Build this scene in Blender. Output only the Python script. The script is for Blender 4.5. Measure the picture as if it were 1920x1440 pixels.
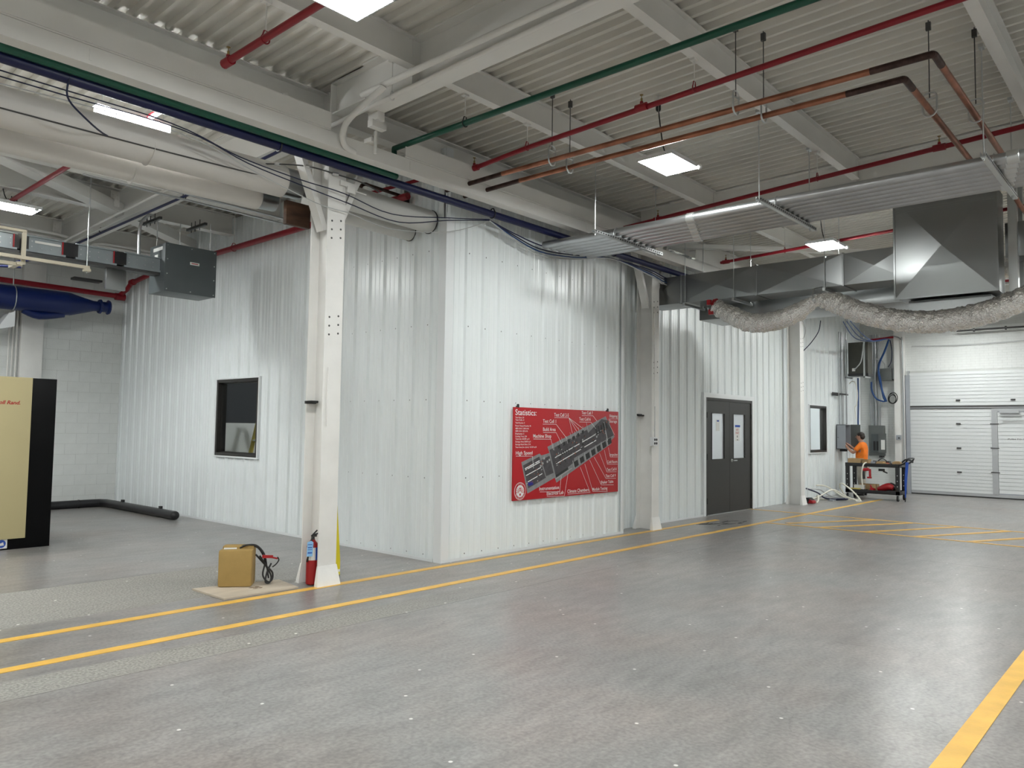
import bpy, bmesh, math, random
from mathutils import Vector, Matrix
random.seed(7)
PI = math.pi
for o in list(bpy.data.objects): bpy.data.objects.remove(o)
SC = bpy.context.scene
COL = SC.collection

# ---------------------------------------------------------------- camera
EYE = Vector((0, 0, 1.6))
yaw, pitch, roll = .726633135, .058502677, .0137971676
fw = Vector((math.cos(yaw)*math.cos(pitch), math.sin(yaw)*math.cos(pitch), math.sin(pitch)))
rt0 = Vector((math.sin(yaw), -math.cos(yaw), 0)); up0 = rt0.cross(fw)
rt = math.cos(roll)*rt0 + math.sin(roll)*up0; up = -math.sin(roll)*rt0 + math.cos(roll)*up0
cd = bpy.data.cameras.new('camera'); cam = bpy.data.objects.new('camera', cd); COL.objects.link(cam)
cd.sensor_width = 36; cd.lens = 36*1441/1920; cd.clip_start = .05; cd.clip_end = 200
m = Matrix(((rt.x, up.x, -fw.x, EYE.x), (rt.y, up.y, -fw.y, EYE.y), (rt.z, up.z, -fw.z, EYE.z), (0, 0, 0, 1)))
cam.matrix_world = m
SC.camera = cam
# ---------------------------------------------------------------- world, exposure
w = bpy.data.worlds.new('world'); SC.world = w; w.use_nodes = True
w.node_tree.nodes['Background'].inputs[0].default_value = (.9, .95, 1, 1)
w.node_tree.nodes['Background'].inputs[1].default_value = .3
SC.view_settings.view_transform = 'Standard'; SC.view_settings.look = 'None'
SC.view_settings.gamma = 1; SC.view_settings.use_curve_mapping = False
SC.view_settings.exposure = 0.0
LAMP = 125.0      # radiance of every ceiling panel lamp

# ---------------------------------------------------------------- materials
def mat(name, col, rough=.5, metal=0, var=0, vscale=3, bump=0, bscale=60, emit=None, es=1, spangle=0, stretch=None, trans=0, alpha=1, rvar=0):
    M = bpy.data.materials.new(name); M.use_nodes = True
    nt = M.node_tree; b = nt.nodes['Principled BSDF']
    b.inputs['Base Color'].default_value = (*col, 1); b.inputs['Roughness'].default_value = rough
    b.inputs['Metallic'].default_value = metal
    if trans: b.inputs['Transmission Weight'].default_value = trans; b.inputs['IOR'].default_value = 1.02 if trans > .9 else 1.45
    if emit: b.inputs['Emission Color'].default_value = (*emit, 1); b.inputs['Emission Strength'].default_value = es
    if var or bump or spangle or rvar:
        tc = nt.nodes.new('ShaderNodeTexCoord'); mp = nt.nodes.new('ShaderNodeMapping')
        nt.links.new(tc.outputs['Object'], mp.inputs[0])
        if stretch: mp.inputs['Scale'].default_value = stretch
    if var or rvar:
        n = nt.nodes.new('ShaderNodeTexNoise'); n.inputs['Scale'].default_value = vscale; n.inputs['Detail'].default_value = 6
        nt.links.new(mp.outputs[0], n.inputs['Vector'])
        if var:
            r = nt.nodes.new('ShaderNodeValToRGB'); r.color_ramp.elements[0].position = .3; r.color_ramp.elements[1].position = .7
            r.color_ramp.elements[0].color = (*[c*(1-var) for c in col], 1); r.color_ramp.elements[1].color = (*[min(1, c*(1+var)) for c in col], 1)
            nt.links.new(n.outputs['Fac'], r.inputs[0]); nt.links.new(r.outputs[0], b.inputs['Base Color'])
        if rvar:
            mr = nt.nodes.new('ShaderNodeMapRange'); mr.inputs[3].default_value = rough-rvar; mr.inputs[4].default_value = rough+rvar
            nt.links.new(n.outputs['Fac'], mr.inputs[0]); nt.links.new(mr.outputs[0], b.inputs['Roughness'])
    if spangle:
        v = nt.nodes.new('ShaderNodeTexVoronoi'); v.inputs['Scale'].default_value = 45
        nt.links.new(mp.outputs[0], v.inputs['Vector'])
        mr = nt.nodes.new('ShaderNodeMapRange'); mr.inputs[3].default_value = rough-spangle; mr.inputs[4].default_value = rough+spangle
        s = nt.nodes.new('ShaderNodeSeparateColor'); nt.links.new(v.outputs['Color'], s.inputs[0])
        nt.links.new(s.outputs[0], mr.inputs[0]); nt.links.new(mr.outputs[0], b.inputs['Roughness'])
    if bump:
        n2 = nt.nodes.new('ShaderNodeTexNoise'); n2.inputs['Scale'].default_value = bscale; n2.inputs['Detail'].default_value = 4
        nt.links.new(mp.outputs[0], n2.inputs['Vector'])
        bp = nt.nodes.new('ShaderNodeBump'); bp.inputs['Strength'].default_value = bump; bp.inputs['Distance'].default_value = .02
        nt.links.new(n2.outputs['Fac'], bp.inputs['Height']); nt.links.new(bp.outputs[0], b.inputs['Normal'])
    return M

PANEL = mat('white_panel_steel', (.80, .84, .845), .27, 0, .01, .6)
STEEL = mat('white_painted_steel', (.74, .73, .70), .5, 0, .04, 2, .05, 30)
COLW = mat('column_paint', (.80, .79, .765), .45, 0, .05, 3, .08, 25)
DECK = mat('deck_paint', (.70, .68, .63), .55, 0, .06, 1.5)
TRIMW = mat('white_trim', (.74, .76, .77), .35)
BRICK = mat('painted_masonry', (.73, .745, .73), .6, 0, .03, 5, .25, 40)
MORT = mat('painted_mortar', (.58, .59, .57), .75, 0, .04, 8, .2, 60)
BLACKF = mat('dark_bronze', (.022, .02, .018), .38, 0, .1, 20)
BLACK = mat('black_rubber', (.012, .012, .013), .5)
BLACKP = mat('black_plastic', (.015, .015, .017), .35, 0, .1, 12)
GALV = mat('galvanized_sheet', (.30, .31, .31), .28, .95, .02, 2)
GALVR = mat('galvanized_conduit', (.44, .45, .46), .3, .95, .06, 6)
ZINC = mat('zinc_hardware', (.6, .62, .62), .3, .95)
DSTEEL = mat('dark_steel', (.10, .10, .10), .45, .7)
FOIL = mat('foil_jacket', (.90, .89, .87), .26, .85, .04, 8, 1.0, 42)
REDP = mat('red_pipe_paint', (.25, .003, .012), .4, 0, .1, 4)
GREENP = mat('green_pipe_paint', (.0, .068, .038), .38, 0, .08, 4)
BLUEP = mat('blue_pipe_paint', (.001, .004, .052), .4, 0, .08, 4)
BLUED = mat('blue_duct_paint', (.0005, .010, .085), .4, 0, .1, 3)
COPPER = mat('copper', (.34, .145, .09), .33, .9, .35, 5, stretch=(1, 1, 1), rvar=.08)
COPPERD = mat('scorched_copper', (.06, .035, .03), .42, .7, .5, 14)
BRASS = mat('brass', (.35, .25, .1), .35, .9)
WRAP = mat('pipe_insulation', (.62, .60, .57), .55, 0, .03, 3, .15, 8)
INSC = mat('insulation_grey', (.60, .60, .58), .5, 0, .03, 3, .12, 8)
GREYB = mat('slate_grey_enamel', (.075, .088, .092), .42, 0, .05, 5)
GREYL = mat('light_grey_enamel', (.33, .35, .38), .42, 0, .05, 5)
GREYM = mat('panelboard_grey', (.115, .125, .12), .45, 0, .05, 5)
OLIVE = mat('transformer_olive', (.05, .05, .04), .45, 0, .08, 5)
BUS = mat('busway_grey', (.32, .36, .38), .35, .4, .1, 4)
CREAM = mat('cream_steel', (.66, .60, .47), .5, 0, .05, 6)
TAN = mat('tan_enamel', (.50, .43, .235), .42, 0, .02, 2)
BLKE = mat('black_enamel', (.003, .003, .0035), .3, 0, .1, 2); BLKE.node_tree.nodes['Principled BSDF'].inputs['Specular IOR Level'].default_value = .12
GLASS = mat('window_glass', (.9, .93, .93), .02, 0, trans=1)
FROST = mat('frosted_glass', (.9, .92, .94), .45, 0, trans=.85)
YEL = mat('yellow_floor_paint', (.78, .46, .085), .42, 0, .12, 5, .1, 60)
YELG = mat('yellow_guard', (.62, .52, .01), .45)
RED = mat('sign_red', (.43, .006, .012), .5)
WHITE = mat('white_ink', (.8, .8, .8), .5)
PAPER = mat('paper_white', (.75, .75, .72), .6)
SGREY = mat('sign_grey', (.22, .22, .225), .5, 0, .15, 18)
SDARK = mat('sign_dark', (.055, .05, .055), .5, 0, .3, 12)
SBLUE = mat('sign_blue', (.01, .01, .2), .5)
REDEX = mat('extinguisher_red', (.28, .008, .01), .3)
TAGB = mat('tag_blue', (.25, .5, .8), .5)
BLUEL = mat('label_blue', (.02, .08, .4), .5)
CARD = mat('cardboard', (.36, .235, .075), .7, 0, .05, 10, .1, 30)
CARDL = mat('carton', (.42, .28, .14), .75, 0, .08, 10)
PLY = mat('plywood', (.50, .43, .34), .65, 0, .12, 9, .1, 50, stretch=(.2, 1, 1))
PLYE = mat('plywood_edge', (.28, .19, .10), .7, 0, .2, 30)
RUST = mat('rusty_steel', (.07, .035, .02), .55, .5, .6, 4, stretch=(1, 1, 3))
SKIN = mat('skin', (.42, .22, .15), .5, 0, .05, 20)
SHIRT = mat('orange_cotton', (.85, .20, .012), .8, 0, .08, 12, .1, 40)
KHAKI = mat('khaki_cotton', (.42, .39, .33), .85, 0, .08, 12)
HAIR = mat('dark_hair', (.018, .012, .009), .6, 0, .3, 60)
REDT = mat('tool_red', (.35, .01, .015), .35)
CABLEW = mat('white_cable', (.78, .76, .66), .45)
CABLEB = mat('blue_cable', (.004, .045, .17), .45)
CABLEG = mat('grey_cable', (.45, .46, .46), .4)
CABLED = mat('navy_cable', (.004, .008, .04), .4)
GLUE = mat('glue_stain', (.12, .06, .02), .6)
OILM = mat('dark_scuff', (.05, .05, .05), .45)
DOORW = mat('overhead_door_white', (.72, .74, .74), .4)
DOORR = mat('door_groove_shade', (.60, .62, .62), .5)  # door white darkened, shade of the grooves put into the colour
DOORG = mat('door_trim_grey', (.42, .43, .44), .4)
RUBBER = mat('bottom_seal', (.02, .02, .02), .6)
YLAD = mat('fiberglass_yellow', (.62, .50, .12), .45)
TEAL = mat('teal_machine', (.02, .09, .12), .4)
FOAML = mat('lamp_housing', (.72, .72, .72), .4)
EMIT = mat('lamp_diffuser', (.9, .9, .9), .4, emit=(.97, 1, .98), es=LAMP)
EMITS = mat('strip_diffuser', (.9, .9, .9), .4, emit=(.97, 1, 1), es=75)

def floor_mat():
    M = bpy.data.materials.new('polished_concrete'); M.use_nodes = True; nt = M.node_tree; L = nt.links.new
    b = nt.nodes['Principled BSDF']; N = nt.nodes.new
    tc = N('ShaderNodeTexCoord')
    def noise(s, d=6, st=None, dist=0):
        n = N('ShaderNodeTexNoise'); n.inputs['Scale'].default_value = s; n.inputs['Detail'].default_value = d; n.inputs['Distortion'].default_value = dist
        mp = N('ShaderNodeMapping'); mp.inputs['Scale'].default_value = st or (1, 1, 1); mp.inputs['Rotation'].default_value = (0, 0, .3 if st else 0)
        L(tc.outputs['Object'], mp.inputs[0]); L(mp.outputs[0], n.inputs['Vector']); return n
    def ramp(src, p0, c0, p1, c1):
        r = N('ShaderNodeValToRGB'); e = r.color_ramp.elements; e[0].position = p0; e[1].position = p1; e[0].color = (*c0, 1); e[1].color = (*c1, 1); L(src, r.inputs[0]); return r
    def mix(f, a, bb, mode='MIX'):
        x = N('ShaderNodeMix'); x.data_type = 'RGBA'; x.blend_type = mode
        if isinstance(f, float): x.inputs[0].default_value = f
        else: L(f, x.inputs[0])
        L(a, x.inputs[6]); L(bb, x.inputs[7]); return x.outputs[2]
    base = ramp(noise(.6, 6).outputs['Fac'], .3, (.225, .220, .213), .7, (.290, .282, .272)).outputs[0]
    mot = ramp(noise(3.0, 5, (1, 3, 1)).outputs['Fac'], .28, (.80, .80, .80), .72, (1.12, 1.12, 1.12)).outputs[0]
    c = mix(1.0, base, mot, 'MULTIPLY')
    warm = ramp(noise(.9, 4, None, .3).outputs['Fac'], .40, (1, 1, 1), .70, (1.05, .965, .93)).outputs[0]
    c = mix(1.0, c, warm, 'MULTIPLY')
    fine = ramp(noise(38, 5).outputs['Fac'], .3, (.76, .76, .76), .7, (1.2, 1.2, 1.2)).outputs[0]
    c = mix(1.0, c, fine, 'MULTIPLY')
    # worn, rough strips left of where the old line stood: y 5.13..5.6 and 6.8..8.35, only for small x
    sep = N('ShaderNodeSeparateXYZ'); L(tc.outputs['Object'], sep.inputs[0])
    def band(out, a, b_, soft):
        m1 = N('ShaderNodeMapRange'); m1.inputs[1].default_value = a-soft; m1.inputs[2].default_value = a+soft; L(out, m1.inputs[0])
        m2 = N('ShaderNodeMapRange'); m2.inputs[1].default_value = b_-soft; m2.inputs[2].default_value = b_+soft; m2.inputs[3].default_value = 1; m2.inputs[4].default_value = 0; L(out, m2.inputs[0])
        q = N('ShaderNodeMath'); q.operation = 'MULTIPLY'; L(m1.outputs[0], q.inputs[0]); L(m2.outputs[0], q.inputs[1]); return q.outputs[0]
    def mul(a, b_):
        q = N('ShaderNodeMath'); q.operation = 'MULTIPLY'; L(a, q.inputs[0]); L(b_, q.inputs[1]); return q.outputs[0]
    s1 = mul(band(sep.outputs[1], 5.17, 5.52, .03), band(sep.outputs[0], -8, 5.4, 1.2))
    s2 = mul(band(sep.outputs[1], 6.95, 8.36, .02), band(sep.outputs[0], -8, 4.9, .6))
    ad = N('ShaderNodeMath'); ad.operation = 'ADD'; L(s1, ad.inputs[0]); L(s2, ad.inputs[1]); ad.use_clamp = True
    rough_col = ramp(noise(55, 6).outputs['Fac'], .35, (.16, .155, .14), .65, (.40, .385, .35)).outputs[0]
    m7 = N('ShaderNodeMath'); m7.operation = 'MULTIPLY'; L(ad.outputs[0], m7.inputs[0]); m7.inputs[1].default_value = .75
    c = mix(m7.outputs[0], c, rough_col)
    # paint flecks
    v = N('ShaderNodeTexVoronoi'); v.voronoi_dimensions = '2D'; v.inputs['Scale'].default_value = 1.3; L(tc.outputs['Object'], v.inputs['Vector'])
    fl = ramp(v.outputs['Distance'], .012, (.5, .5, .48), .016, (0, 0, 0)).outputs[0]
    c = mix(1.0, c, fl, 'ADD')
    # hairline cracks
    v2 = N('ShaderNodeTexVoronoi'); v2.voronoi_dimensions = '2D'; v2.feature = 'DISTANCE_TO_EDGE'; v2.inputs['Scale'].default_value = .35
    mpd = N('ShaderNodeVectorMath'); mpd.operation = 'ADD'; nz = noise(1.7, 6); L(tc.outputs['Object'], mpd.inputs[0]); L(nz.outputs['Color'], mpd.inputs[1]); L(mpd.outputs[0], v2.inputs['Vector'])
    cr = ramp(v2.outputs['Distance'], 0.0008, (.8, .8, .8), .002, (1, 1, 1)).outputs[0]
    c = mix(1.0, c, cr, 'MULTIPLY')
    L(c, b.inputs['Base Color'])
    rr = ramp(noise(1.2, 3, (1, 1.5, 1)).outputs['Fac'], .2, (.27,)*3, .8, (.34,)*3).outputs[0]
    rr = mix(m7.outputs[0], rr, ramp(ad.outputs[0], 0, (.8,)*3, 1, (.8,)*3).outputs[0])
    L(rr, b.inputs['Roughness'])
    bp = N('ShaderNodeBump'); bp.inputs['Strength'].default_value = .02; bp.inputs['Distance'].default_value = .01
    L(noise(7, 10).outputs['Fac'], bp.inputs['Height']); L(bp.outputs[0], b.inputs['Normal'])
    return M
FLOOR = floor_mat()

# ---------------------------------------------------------------- helpers
def smooth_path(pts, n=8):
    P = [Vector(p) for p in pts]; out = []
    if len(P) < 3: return P
    for i in range(len(P)-1):
        a, b, c, d = P[max(i-1, 0)], P[i], P[i+1], P[min(i+2, len(P)-1)]
        for k in range(n):
            t = k/n
            out.append(.5*((2*b)+(-a+c)*t+(2*a-5*b+4*c-d)*t*t+(-a+3*b-3*c+d)*t**3))
    out.append(P[-1]); return out

class MB:
    def __init__(s): s.v = []; s.f = []; s.mi = []; s.cur = 0
    def face(s, idx): s.f.append(tuple(idx)); s.mi.append(s.cur)
    def box(s, x0, x1, y0, y1, z0, z1, R=None, c=None):
        i = len(s.v)
        P = [Vector((x, y, z)) for z in (z0, z1) for y in (y0, y1) for x in (x0, x1)]
        if R is not None:
            c = Vector(c); P = [R @ (p-c)+c for p in P]
        s.v += P
        for q in ((0, 2, 3, 1), (4, 5, 7, 6), (0, 1, 5, 4), (2, 6, 7, 3), (0, 4, 6, 2), (1, 3, 7, 5)): s.face([i+k for k in q])
        return s
    def tube(s, pts, r, n=10, cap=True, sm=0):
        P = [Vector(p) for p in pts]
        if sm: P = smooth_path(P, sm)
        if not isinstance(r, (list, tuple)): r = [r]*len(P)
        elif len(r) != len(P):
            m_ = len(r)-1; r = [r[min(int(k/(len(P)-1)*m_), m_-1)]*(1-(k/(len(P)-1)*m_-min(int(k/(len(P)-1)*m_), m_-1)))+r[min(int(k/(len(P)-1)*m_), m_-1)+1]*(k/(len(P)-1)*m_-min(int(k/(len(P)-1)*m_), m_-1)) for k in range(len(P))]
        T0 = (P[1]-P[0]).normalized(); a = Vector((0, 0, 1)) if abs(T0.z) < .9 else Vector((1, 0, 0))
        U = T0.cross(a).normalized(); base = len(s.v)
        for k, p in enumerate(P):
            T = (P[min(k+1, len(P)-1)]-P[max(k-1, 0)]).normalized()
            U = (U-T*U.dot(T)).normalized(); W = T.cross(U)
            for j in range(n):
                an = 2*PI*j/n; s.v.append(p+(U*math.cos(an)+W*math.sin(an))*r[k])
        for k in range(len(P)-1):
            for j in range(n):
                a_, b_ = base+k*n+j, base+k*n+(j+1) % n
                s.face((a_, b_, b_+n, a_+n))
        if cap:
            s.face(list(range(base, base+n))[::-1]); s.face(range(base+(len(P)-1)*n, base+len(P)*n))
        return s
    def cyl(s, a, b, r, n=12): return s.tube([a, b], r, n)
    def lathe(s, c, prof, n=20, axis='z'):
        base = len(s.v); c = Vector(c)
        for (r, h) in prof:
            for j in range(n):
                an = 2*PI*j/n; x, y = r*math.cos(an), r*math.sin(an)
                s.v.append(c+(Vector((x, y, h)) if axis == 'z' else Vector((h, x, y)) if axis == 'x' else Vector((y, h, x))))
        for k in range(len(prof)-1):
            for j in range(n):
                a_, b_ = base+k*n+j, base+k*n+(j+1) % n
                s.face((a_, b_, b_+n, a_+n))
        s.face(list(range(base, base+n))[::-1]); s.face(range(base+(len(prof)-1)*n, base+len(prof)*n)); return s
    def prism(s, pts, d):      # closed polygon extruded by vector d
        i = len(s.v); n = len(pts); d = Vector(d); s.v += [Vector(p) for p in pts]+[Vector(p)+d for p in pts]
        s.face(list(range(i, i+n))[::-1]); s.face(range(i+n, i+2*n))
        for k in range(n): s.face((i+k, i+(k+1) % n, i+n+(k+1) % n, i+n+k))
        return s
    def ibeam(s, a, b, wdt, dep, tf=.014, tw=.01, side=None):
        # straight I section from a to b, a/b on the axis centre; flanges horizontal
        a, b = Vector(a), Vector(b); T = (b-a).normalized(); S = T.cross(Vector((0, 0, 1))).normalized(); U = S.cross(T)
        for (s0, s1, u0, u1) in ((-wdt/2, wdt/2, dep/2-tf, dep/2), (-wdt/2, wdt/2, -dep/2, -dep/2+tf), (-tw/2, tw/2, -dep/2+tf, dep/2-tf)):
            i = len(s.v)
            for e in (a, b):
                for (p, q) in ((s0, u0), (s1, u0), (s1, u1), (s0, u1)): s.v.append(e+S*p+U*q)
            for q in ((0, 1, 2, 3), (7, 6, 5, 4), (0, 4, 5, 1), (1, 5, 6, 2), (2, 6, 7, 3), (3, 7, 4, 0)): s.face([i+k for k in q])
        return s
    def build(s, name, M, parent=None, bevel=0, sharp=35, org=None, kind=None):
        me = bpy.data.meshes.new(name)
        P = s.v
        if parent is not None: off = wloc(parent)
        elif org is not None: off = Vector(org)
        else:
            xs = [p.x for p in P]; ys = [p.y for p in P]; zs = [p.z for p in P]
            off = Vector(((min(xs)+max(xs))/2, (min(ys)+max(ys))/2, min(zs)))
        me.from_pydata([p-off for p in P], [], s.f)
        for x in (M if isinstance(M, (list, tuple)) else [M]): me.materials.append(x)
        me.polygons.foreach_set('material_index', s.mi)
        bm = bmesh.new(); bm.from_mesh(me)
        bmesh.ops.recalc_face_normals(bm, faces=bm.faces)
        if bevel:
            es = [e for e in bm.edges if len(e.link_faces) == 2 and e.calc_face_angle(0) > .6]
            bmesh.ops.bevel(bm, geom=es, offset=bevel, segments=2, profile=.6, affect='EDGES', clamp_overlap=True)
        bm.to_mesh(me); bm.free()
        me.shade_smooth(); me.set_sharp_from_angle(angle=math.radians(sharp))
        o = bpy.data.objects.new(name, me); COL.objects.link(o)
        if parent is not None: o.parent = parent
        else: o.location = off
        if kind: o['kind'] = kind
        return o

def wloc(o):
    l = Vector(o.location)
    while o.parent is not None: o = o.parent; l += o.location
    return l
def empty(name, loc, label, cat, group=None):
    o = bpy.data.objects.new(name, None); COL.objects.link(o); o.location = loc; o.empty_display_size = .1
    o['label'] = label; o['category'] = cat
    if group: o['group'] = group
    return o
def tag(o, label, cat, group=None):
    o['label'] = label; o['category'] = cat
    if group: o['group'] = group
    return o
def st(o): o['kind'] = 'structure'; return o
def copy_tree(o, parent=None, loc=None, label=None):
    c = o.copy(); COL.objects.link(c); c.parent = parent
    if loc is not None: c.location = loc
    if label: c['label'] = label
    for ch in o.children: copy_tree(ch, c)
    return c
def textmb(mb, txt, p0, width, ux, uz, h=None, depth=.0015, shear=0, spacing=1, bold=.006):
    """lettering as thin raised geometry; p0 baseline start, ux along, uz up"""
    cu = bpy.data.curves.new('t', 'FONT'); cu.body = txt; cu.size = 1; cu.shear = shear; cu.space_character = spacing; cu.resolution_u = 3; cu.offset = bold
    ob = bpy.data.objects.new('t', cu); COL.objects.link(ob); bpy.context.view_layer.update()
    me = ob.to_mesh(); vs = [v.co.copy() for v in me.vertices]; fs = [tuple(f.vertices) for f in me.polygons]
    ob.to_mesh_clear(); bpy.data.objects.remove(ob); bpy.data.curves.remove(cu)
    if not vs: return
    x0 = min(v.x for v in vs); x1 = max(v.x for v in vs)
    s = width/(x1-x0); sy = (h/.7) if h else s
    i = len(mb.v); ux, uz, p0 = Vector(ux), Vector(uz), Vector(p0)
    mb.v += [p0+ux*(v.x-x0)*s+uz*v.y*sy for v in vs]
    for f in fs: mb.face([i+k for k in f])

# ---------------------------------------------------------------- roof geometry
def zd(y): return 5.29-.018*y           # underside of the deck ribs
XL, XR, YB, YF = -8.0, 23.0, -8.0, 16.2

# floor: base and slabs with joints
b = MB(); b.box(XL, XR+.3, YB, YF+.3, -.25, -.02)
floor = st(b.build('floor', MORT, org=(0, 0, 0)))
for (x0, x1) in ((XL, -1.5), (-1.5, 10.9), (10.9, XR)):
    for (y0, y1) in ((YB, -2), (-2, 5.15), (5.15, 8.38), (8.38, YF)):
        q = MB(); q.box(x0+.002, x1-.002, y0+.002, y1-.002, -.021, 0); q.build('slab', FLOOR, floor)

# ceiling deck in sheets of six ribs
b = MB(); b.box(XL, XR, YB, YF, 5.5, 5.6)
ceil = st(b.build('ceiling', DECK, org=(0, 0, 0)))
pit = .155; nx = int((XR-XL)/(pit*6))+1
for k in range(nx):
    xs = 5.385-14.88+k*pit*6 if False else XL-.055+k*pit*6
    prof = []
    for r in range(6):
        x = xs+r*pit
        prof += [(x, 0), (x+.036, 0), (x+.050, .058), (x+.141, .058)]
    prof.append((xs+6*pit, 0))
    q = MB(); i = 0
    for (x, dz) in prof:
        q.v += [Vector((x, YB, zd(YB)+dz)), Vector((x, YF, zd(YF)+dz))]
    for i in range(len(prof)-1): q.face((2*i, 2*i+2, 2*i+3, 2*i+1))
    q.build('deck_sheet', DECK, ceil, sharp=20)

# ---------------------------------------------------------------- ribbed panel walls
def ribprof(s0, s1):
    """profile points (s, d) of the ribbed sheet between s0 and s1"""
    P = .3048; pts = set(); res = []
    def d(s):
        t = (s % P)
        if t < .032 or t > P-.032:
            u = min(t, P-t); return .03 if u < .014 else .03*(1-(u-.014)/.018)
        for c in (.108, .197):
            if abs(t-c) < .016: return .005 if abs(t-c) < .009 else .005*(1-(abs(t-c)-.009)/.007)
        return 0
    ks = [0, .014, .032, .092, .099, .117, .124, .181, .188, .206, .213, P-.032, P-.014]
    n0 = int(math.floor(s0/P))-1; n1 = int(math.ceil(s1/P))+1
    for n in range(n0, n1):
        for k in ks:
            s = n*P+k
            if s0+1e-4 < s < s1-1e-4: pts.add(round(s, 5))
    pts = sorted(pts | {s0, s1})
    return [(s, d(s)) for s in pts]
def ribwall(name, axis, c, s0, s1, z0, z1, holes=(), rows=(), thick=.12, lap=None):
    """axis 'x': wall is the plane x=c facing -x, running along y ; axis 'y': plane y=c facing -y"""
    def P(s, d, z): return Vector((c-d, s, z)) if axis == 'x' else Vector((s, c-d, z))
    b = MB()
    S = sorted({s0, s1, *[h[0] for h in holes], *[h[1] for h in holes]}); Z = sorted({z0, z1, *[h[2] for h in holes], *[h[3] for h in holes]})
    S = [s for s in S if s0 <= s <= s1]
    def inh(s, z): return any(h[0] < s < h[1] and h[2] < z < h[3] for h in holes)
    for a, bb in zip(S, S[1:]):
        for p, q in zip(Z, Z[1:]):
            if inh((a+bb)/2, (p+q)/2): continue
            if axis == 'x': b.box(c+.004, c+thick, a, bb, p, q)
            else: b.box(a, bb, c+.004, c+thick, p, q)
    wl = st(b.build(name, TRIMW, org=(c if axis == 'x' else s0, s0 if axis == 'x' else c, 0)))
    step = .9144; k0 = math.floor(s0/step); k = k0
    while k*step < s1:
        a, bb = max(s0, k*step), min(s1, (k+1)*step); k += 1
        if bb-a < .01: continue
        cuts = sorted({a, bb, *[x for h in holes for x in h[:2] if a < x < bb]})
        m_ = MB()
        for u, v in zip(cuts, cuts[1:]):
            for p, q in zip(Z, Z[1:]):
                if inh((u+v)/2, (p+q)/2): continue
                pr = ribprof(u, v); i = len(m_.v)
                for (s, d) in pr: m_.v += [P(s, d, p), P(s, d, q)]
                for j in range(len(pr)-1): m_.face((i+2*j, i+2*j+2, i+2*j+3, i+2*j+1))
        if m_.f: m_.build('wall_panel', PANEL, wl, sharp=15)
    sc = MB()
    for z in rows:
        n = int(s0/.3048)
        while n*.3048 < s1:
            s = n*.3048+.045; n += 1
            if s < s0+.02 or s > s1-.02 or inh(s, z): continue
            e = P(s, 0, z); f = P(s, .007, z); sc.tube([e, f], .0085, 6)
    if sc.f: sc.build('screws', DSTEEL, wl, kind='stuff')
    return wl
ROWS = (.07, .99, 1.945, 2.87, 3.79)
XA, YBB, YC = 6.36, 6.75, 7.03
wA = ribwall('wall_left', 'x', XA, YBB+.03, YF, 0, 5.05, holes=[(10.905, 12.225, 1.10, 2.35)], rows=ROWS)
wB = ribwall('wall_front', 'y', YBB, XA, 10.18, 0, 4.86, rows=ROWS)
wC = ribwall('wall_right', 'y', YC, 10.18, 17.3, 0, 4.86, holes=[(13.44, 15.52, -.1, 2.26)], rows=ROWS)
wD = ribwall('wall_far', 'y', 7.12, 17.3, 23.0, 0, 4.86, holes=[(19.0, 20.16, 1.12, 2.29)], rows=ROWS)
q = MB(); q.box(10.18-.004, 10.18+.004, YBB, YC, 0, 4.86); q.build('wall_return', PANEL, wB)
# upper part of the left partition, lapped over the lower sheets
q = MB()
pr = ribprof(YBB+.05, 7.6)
for (s, d) in pr: q.v += [Vector((XA-d-.012, s, 4.12-(s-7)*.0)), Vector((XA-d-.012, s, 4.9))]
for j in range(len(pr)-1): q.face((2*j, 2*j+2, 2*j+3, 2*j+1))
q.build('upper_lap_sheet', PANEL, wA, sharp=15)
q = MB(); q.box(21.70, 21.74, 7.07, 7.12, 0, 4.86); st(q.build('trim_4', TRIMW))
# corner flashings
q = MB(); q.box(XA-.036, XA-.032, YBB-.032, YBB+.09, 0, 4.14); q.box(XA-.036, XA+.09, YBB-.036, YBB-.032, 0, 4.14); q.box(XA-.032, XA+.01, YBB-.032, YBB+.03, 0, 4.14)
st(q.build('trim_1', TRIMW))
q = MB(); q.box(10.13, 10.22, YBB-.036, YBB-.032, 0, 4.4); q.box(10.216, 10.22, YBB-.036, YC-.03, 0, 4.4)
st(q.build('trim_2', TRIMW))
q = MB(); q.box(XA-.05, XA-.0, YF-.03, YF, 0, 4.9); st(q.build('trim_3', TRIMW))
q = MB(); q.box(XA-.04, XA-.033, YBB+.1, YF, 0, .035); st(q.build('baseboard_left', TRIMW))
q = MB(); q.box(XA, 10.2, YBB-.04, YBB-.033, 0, .035); st(q.build('baseboard_front', TRIMW))
q = MB(); q.box(11.3, 13.36, YC-.04, YC-.033, 0, .035); st(q.build('baseboard_right', TRIMW))

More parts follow.
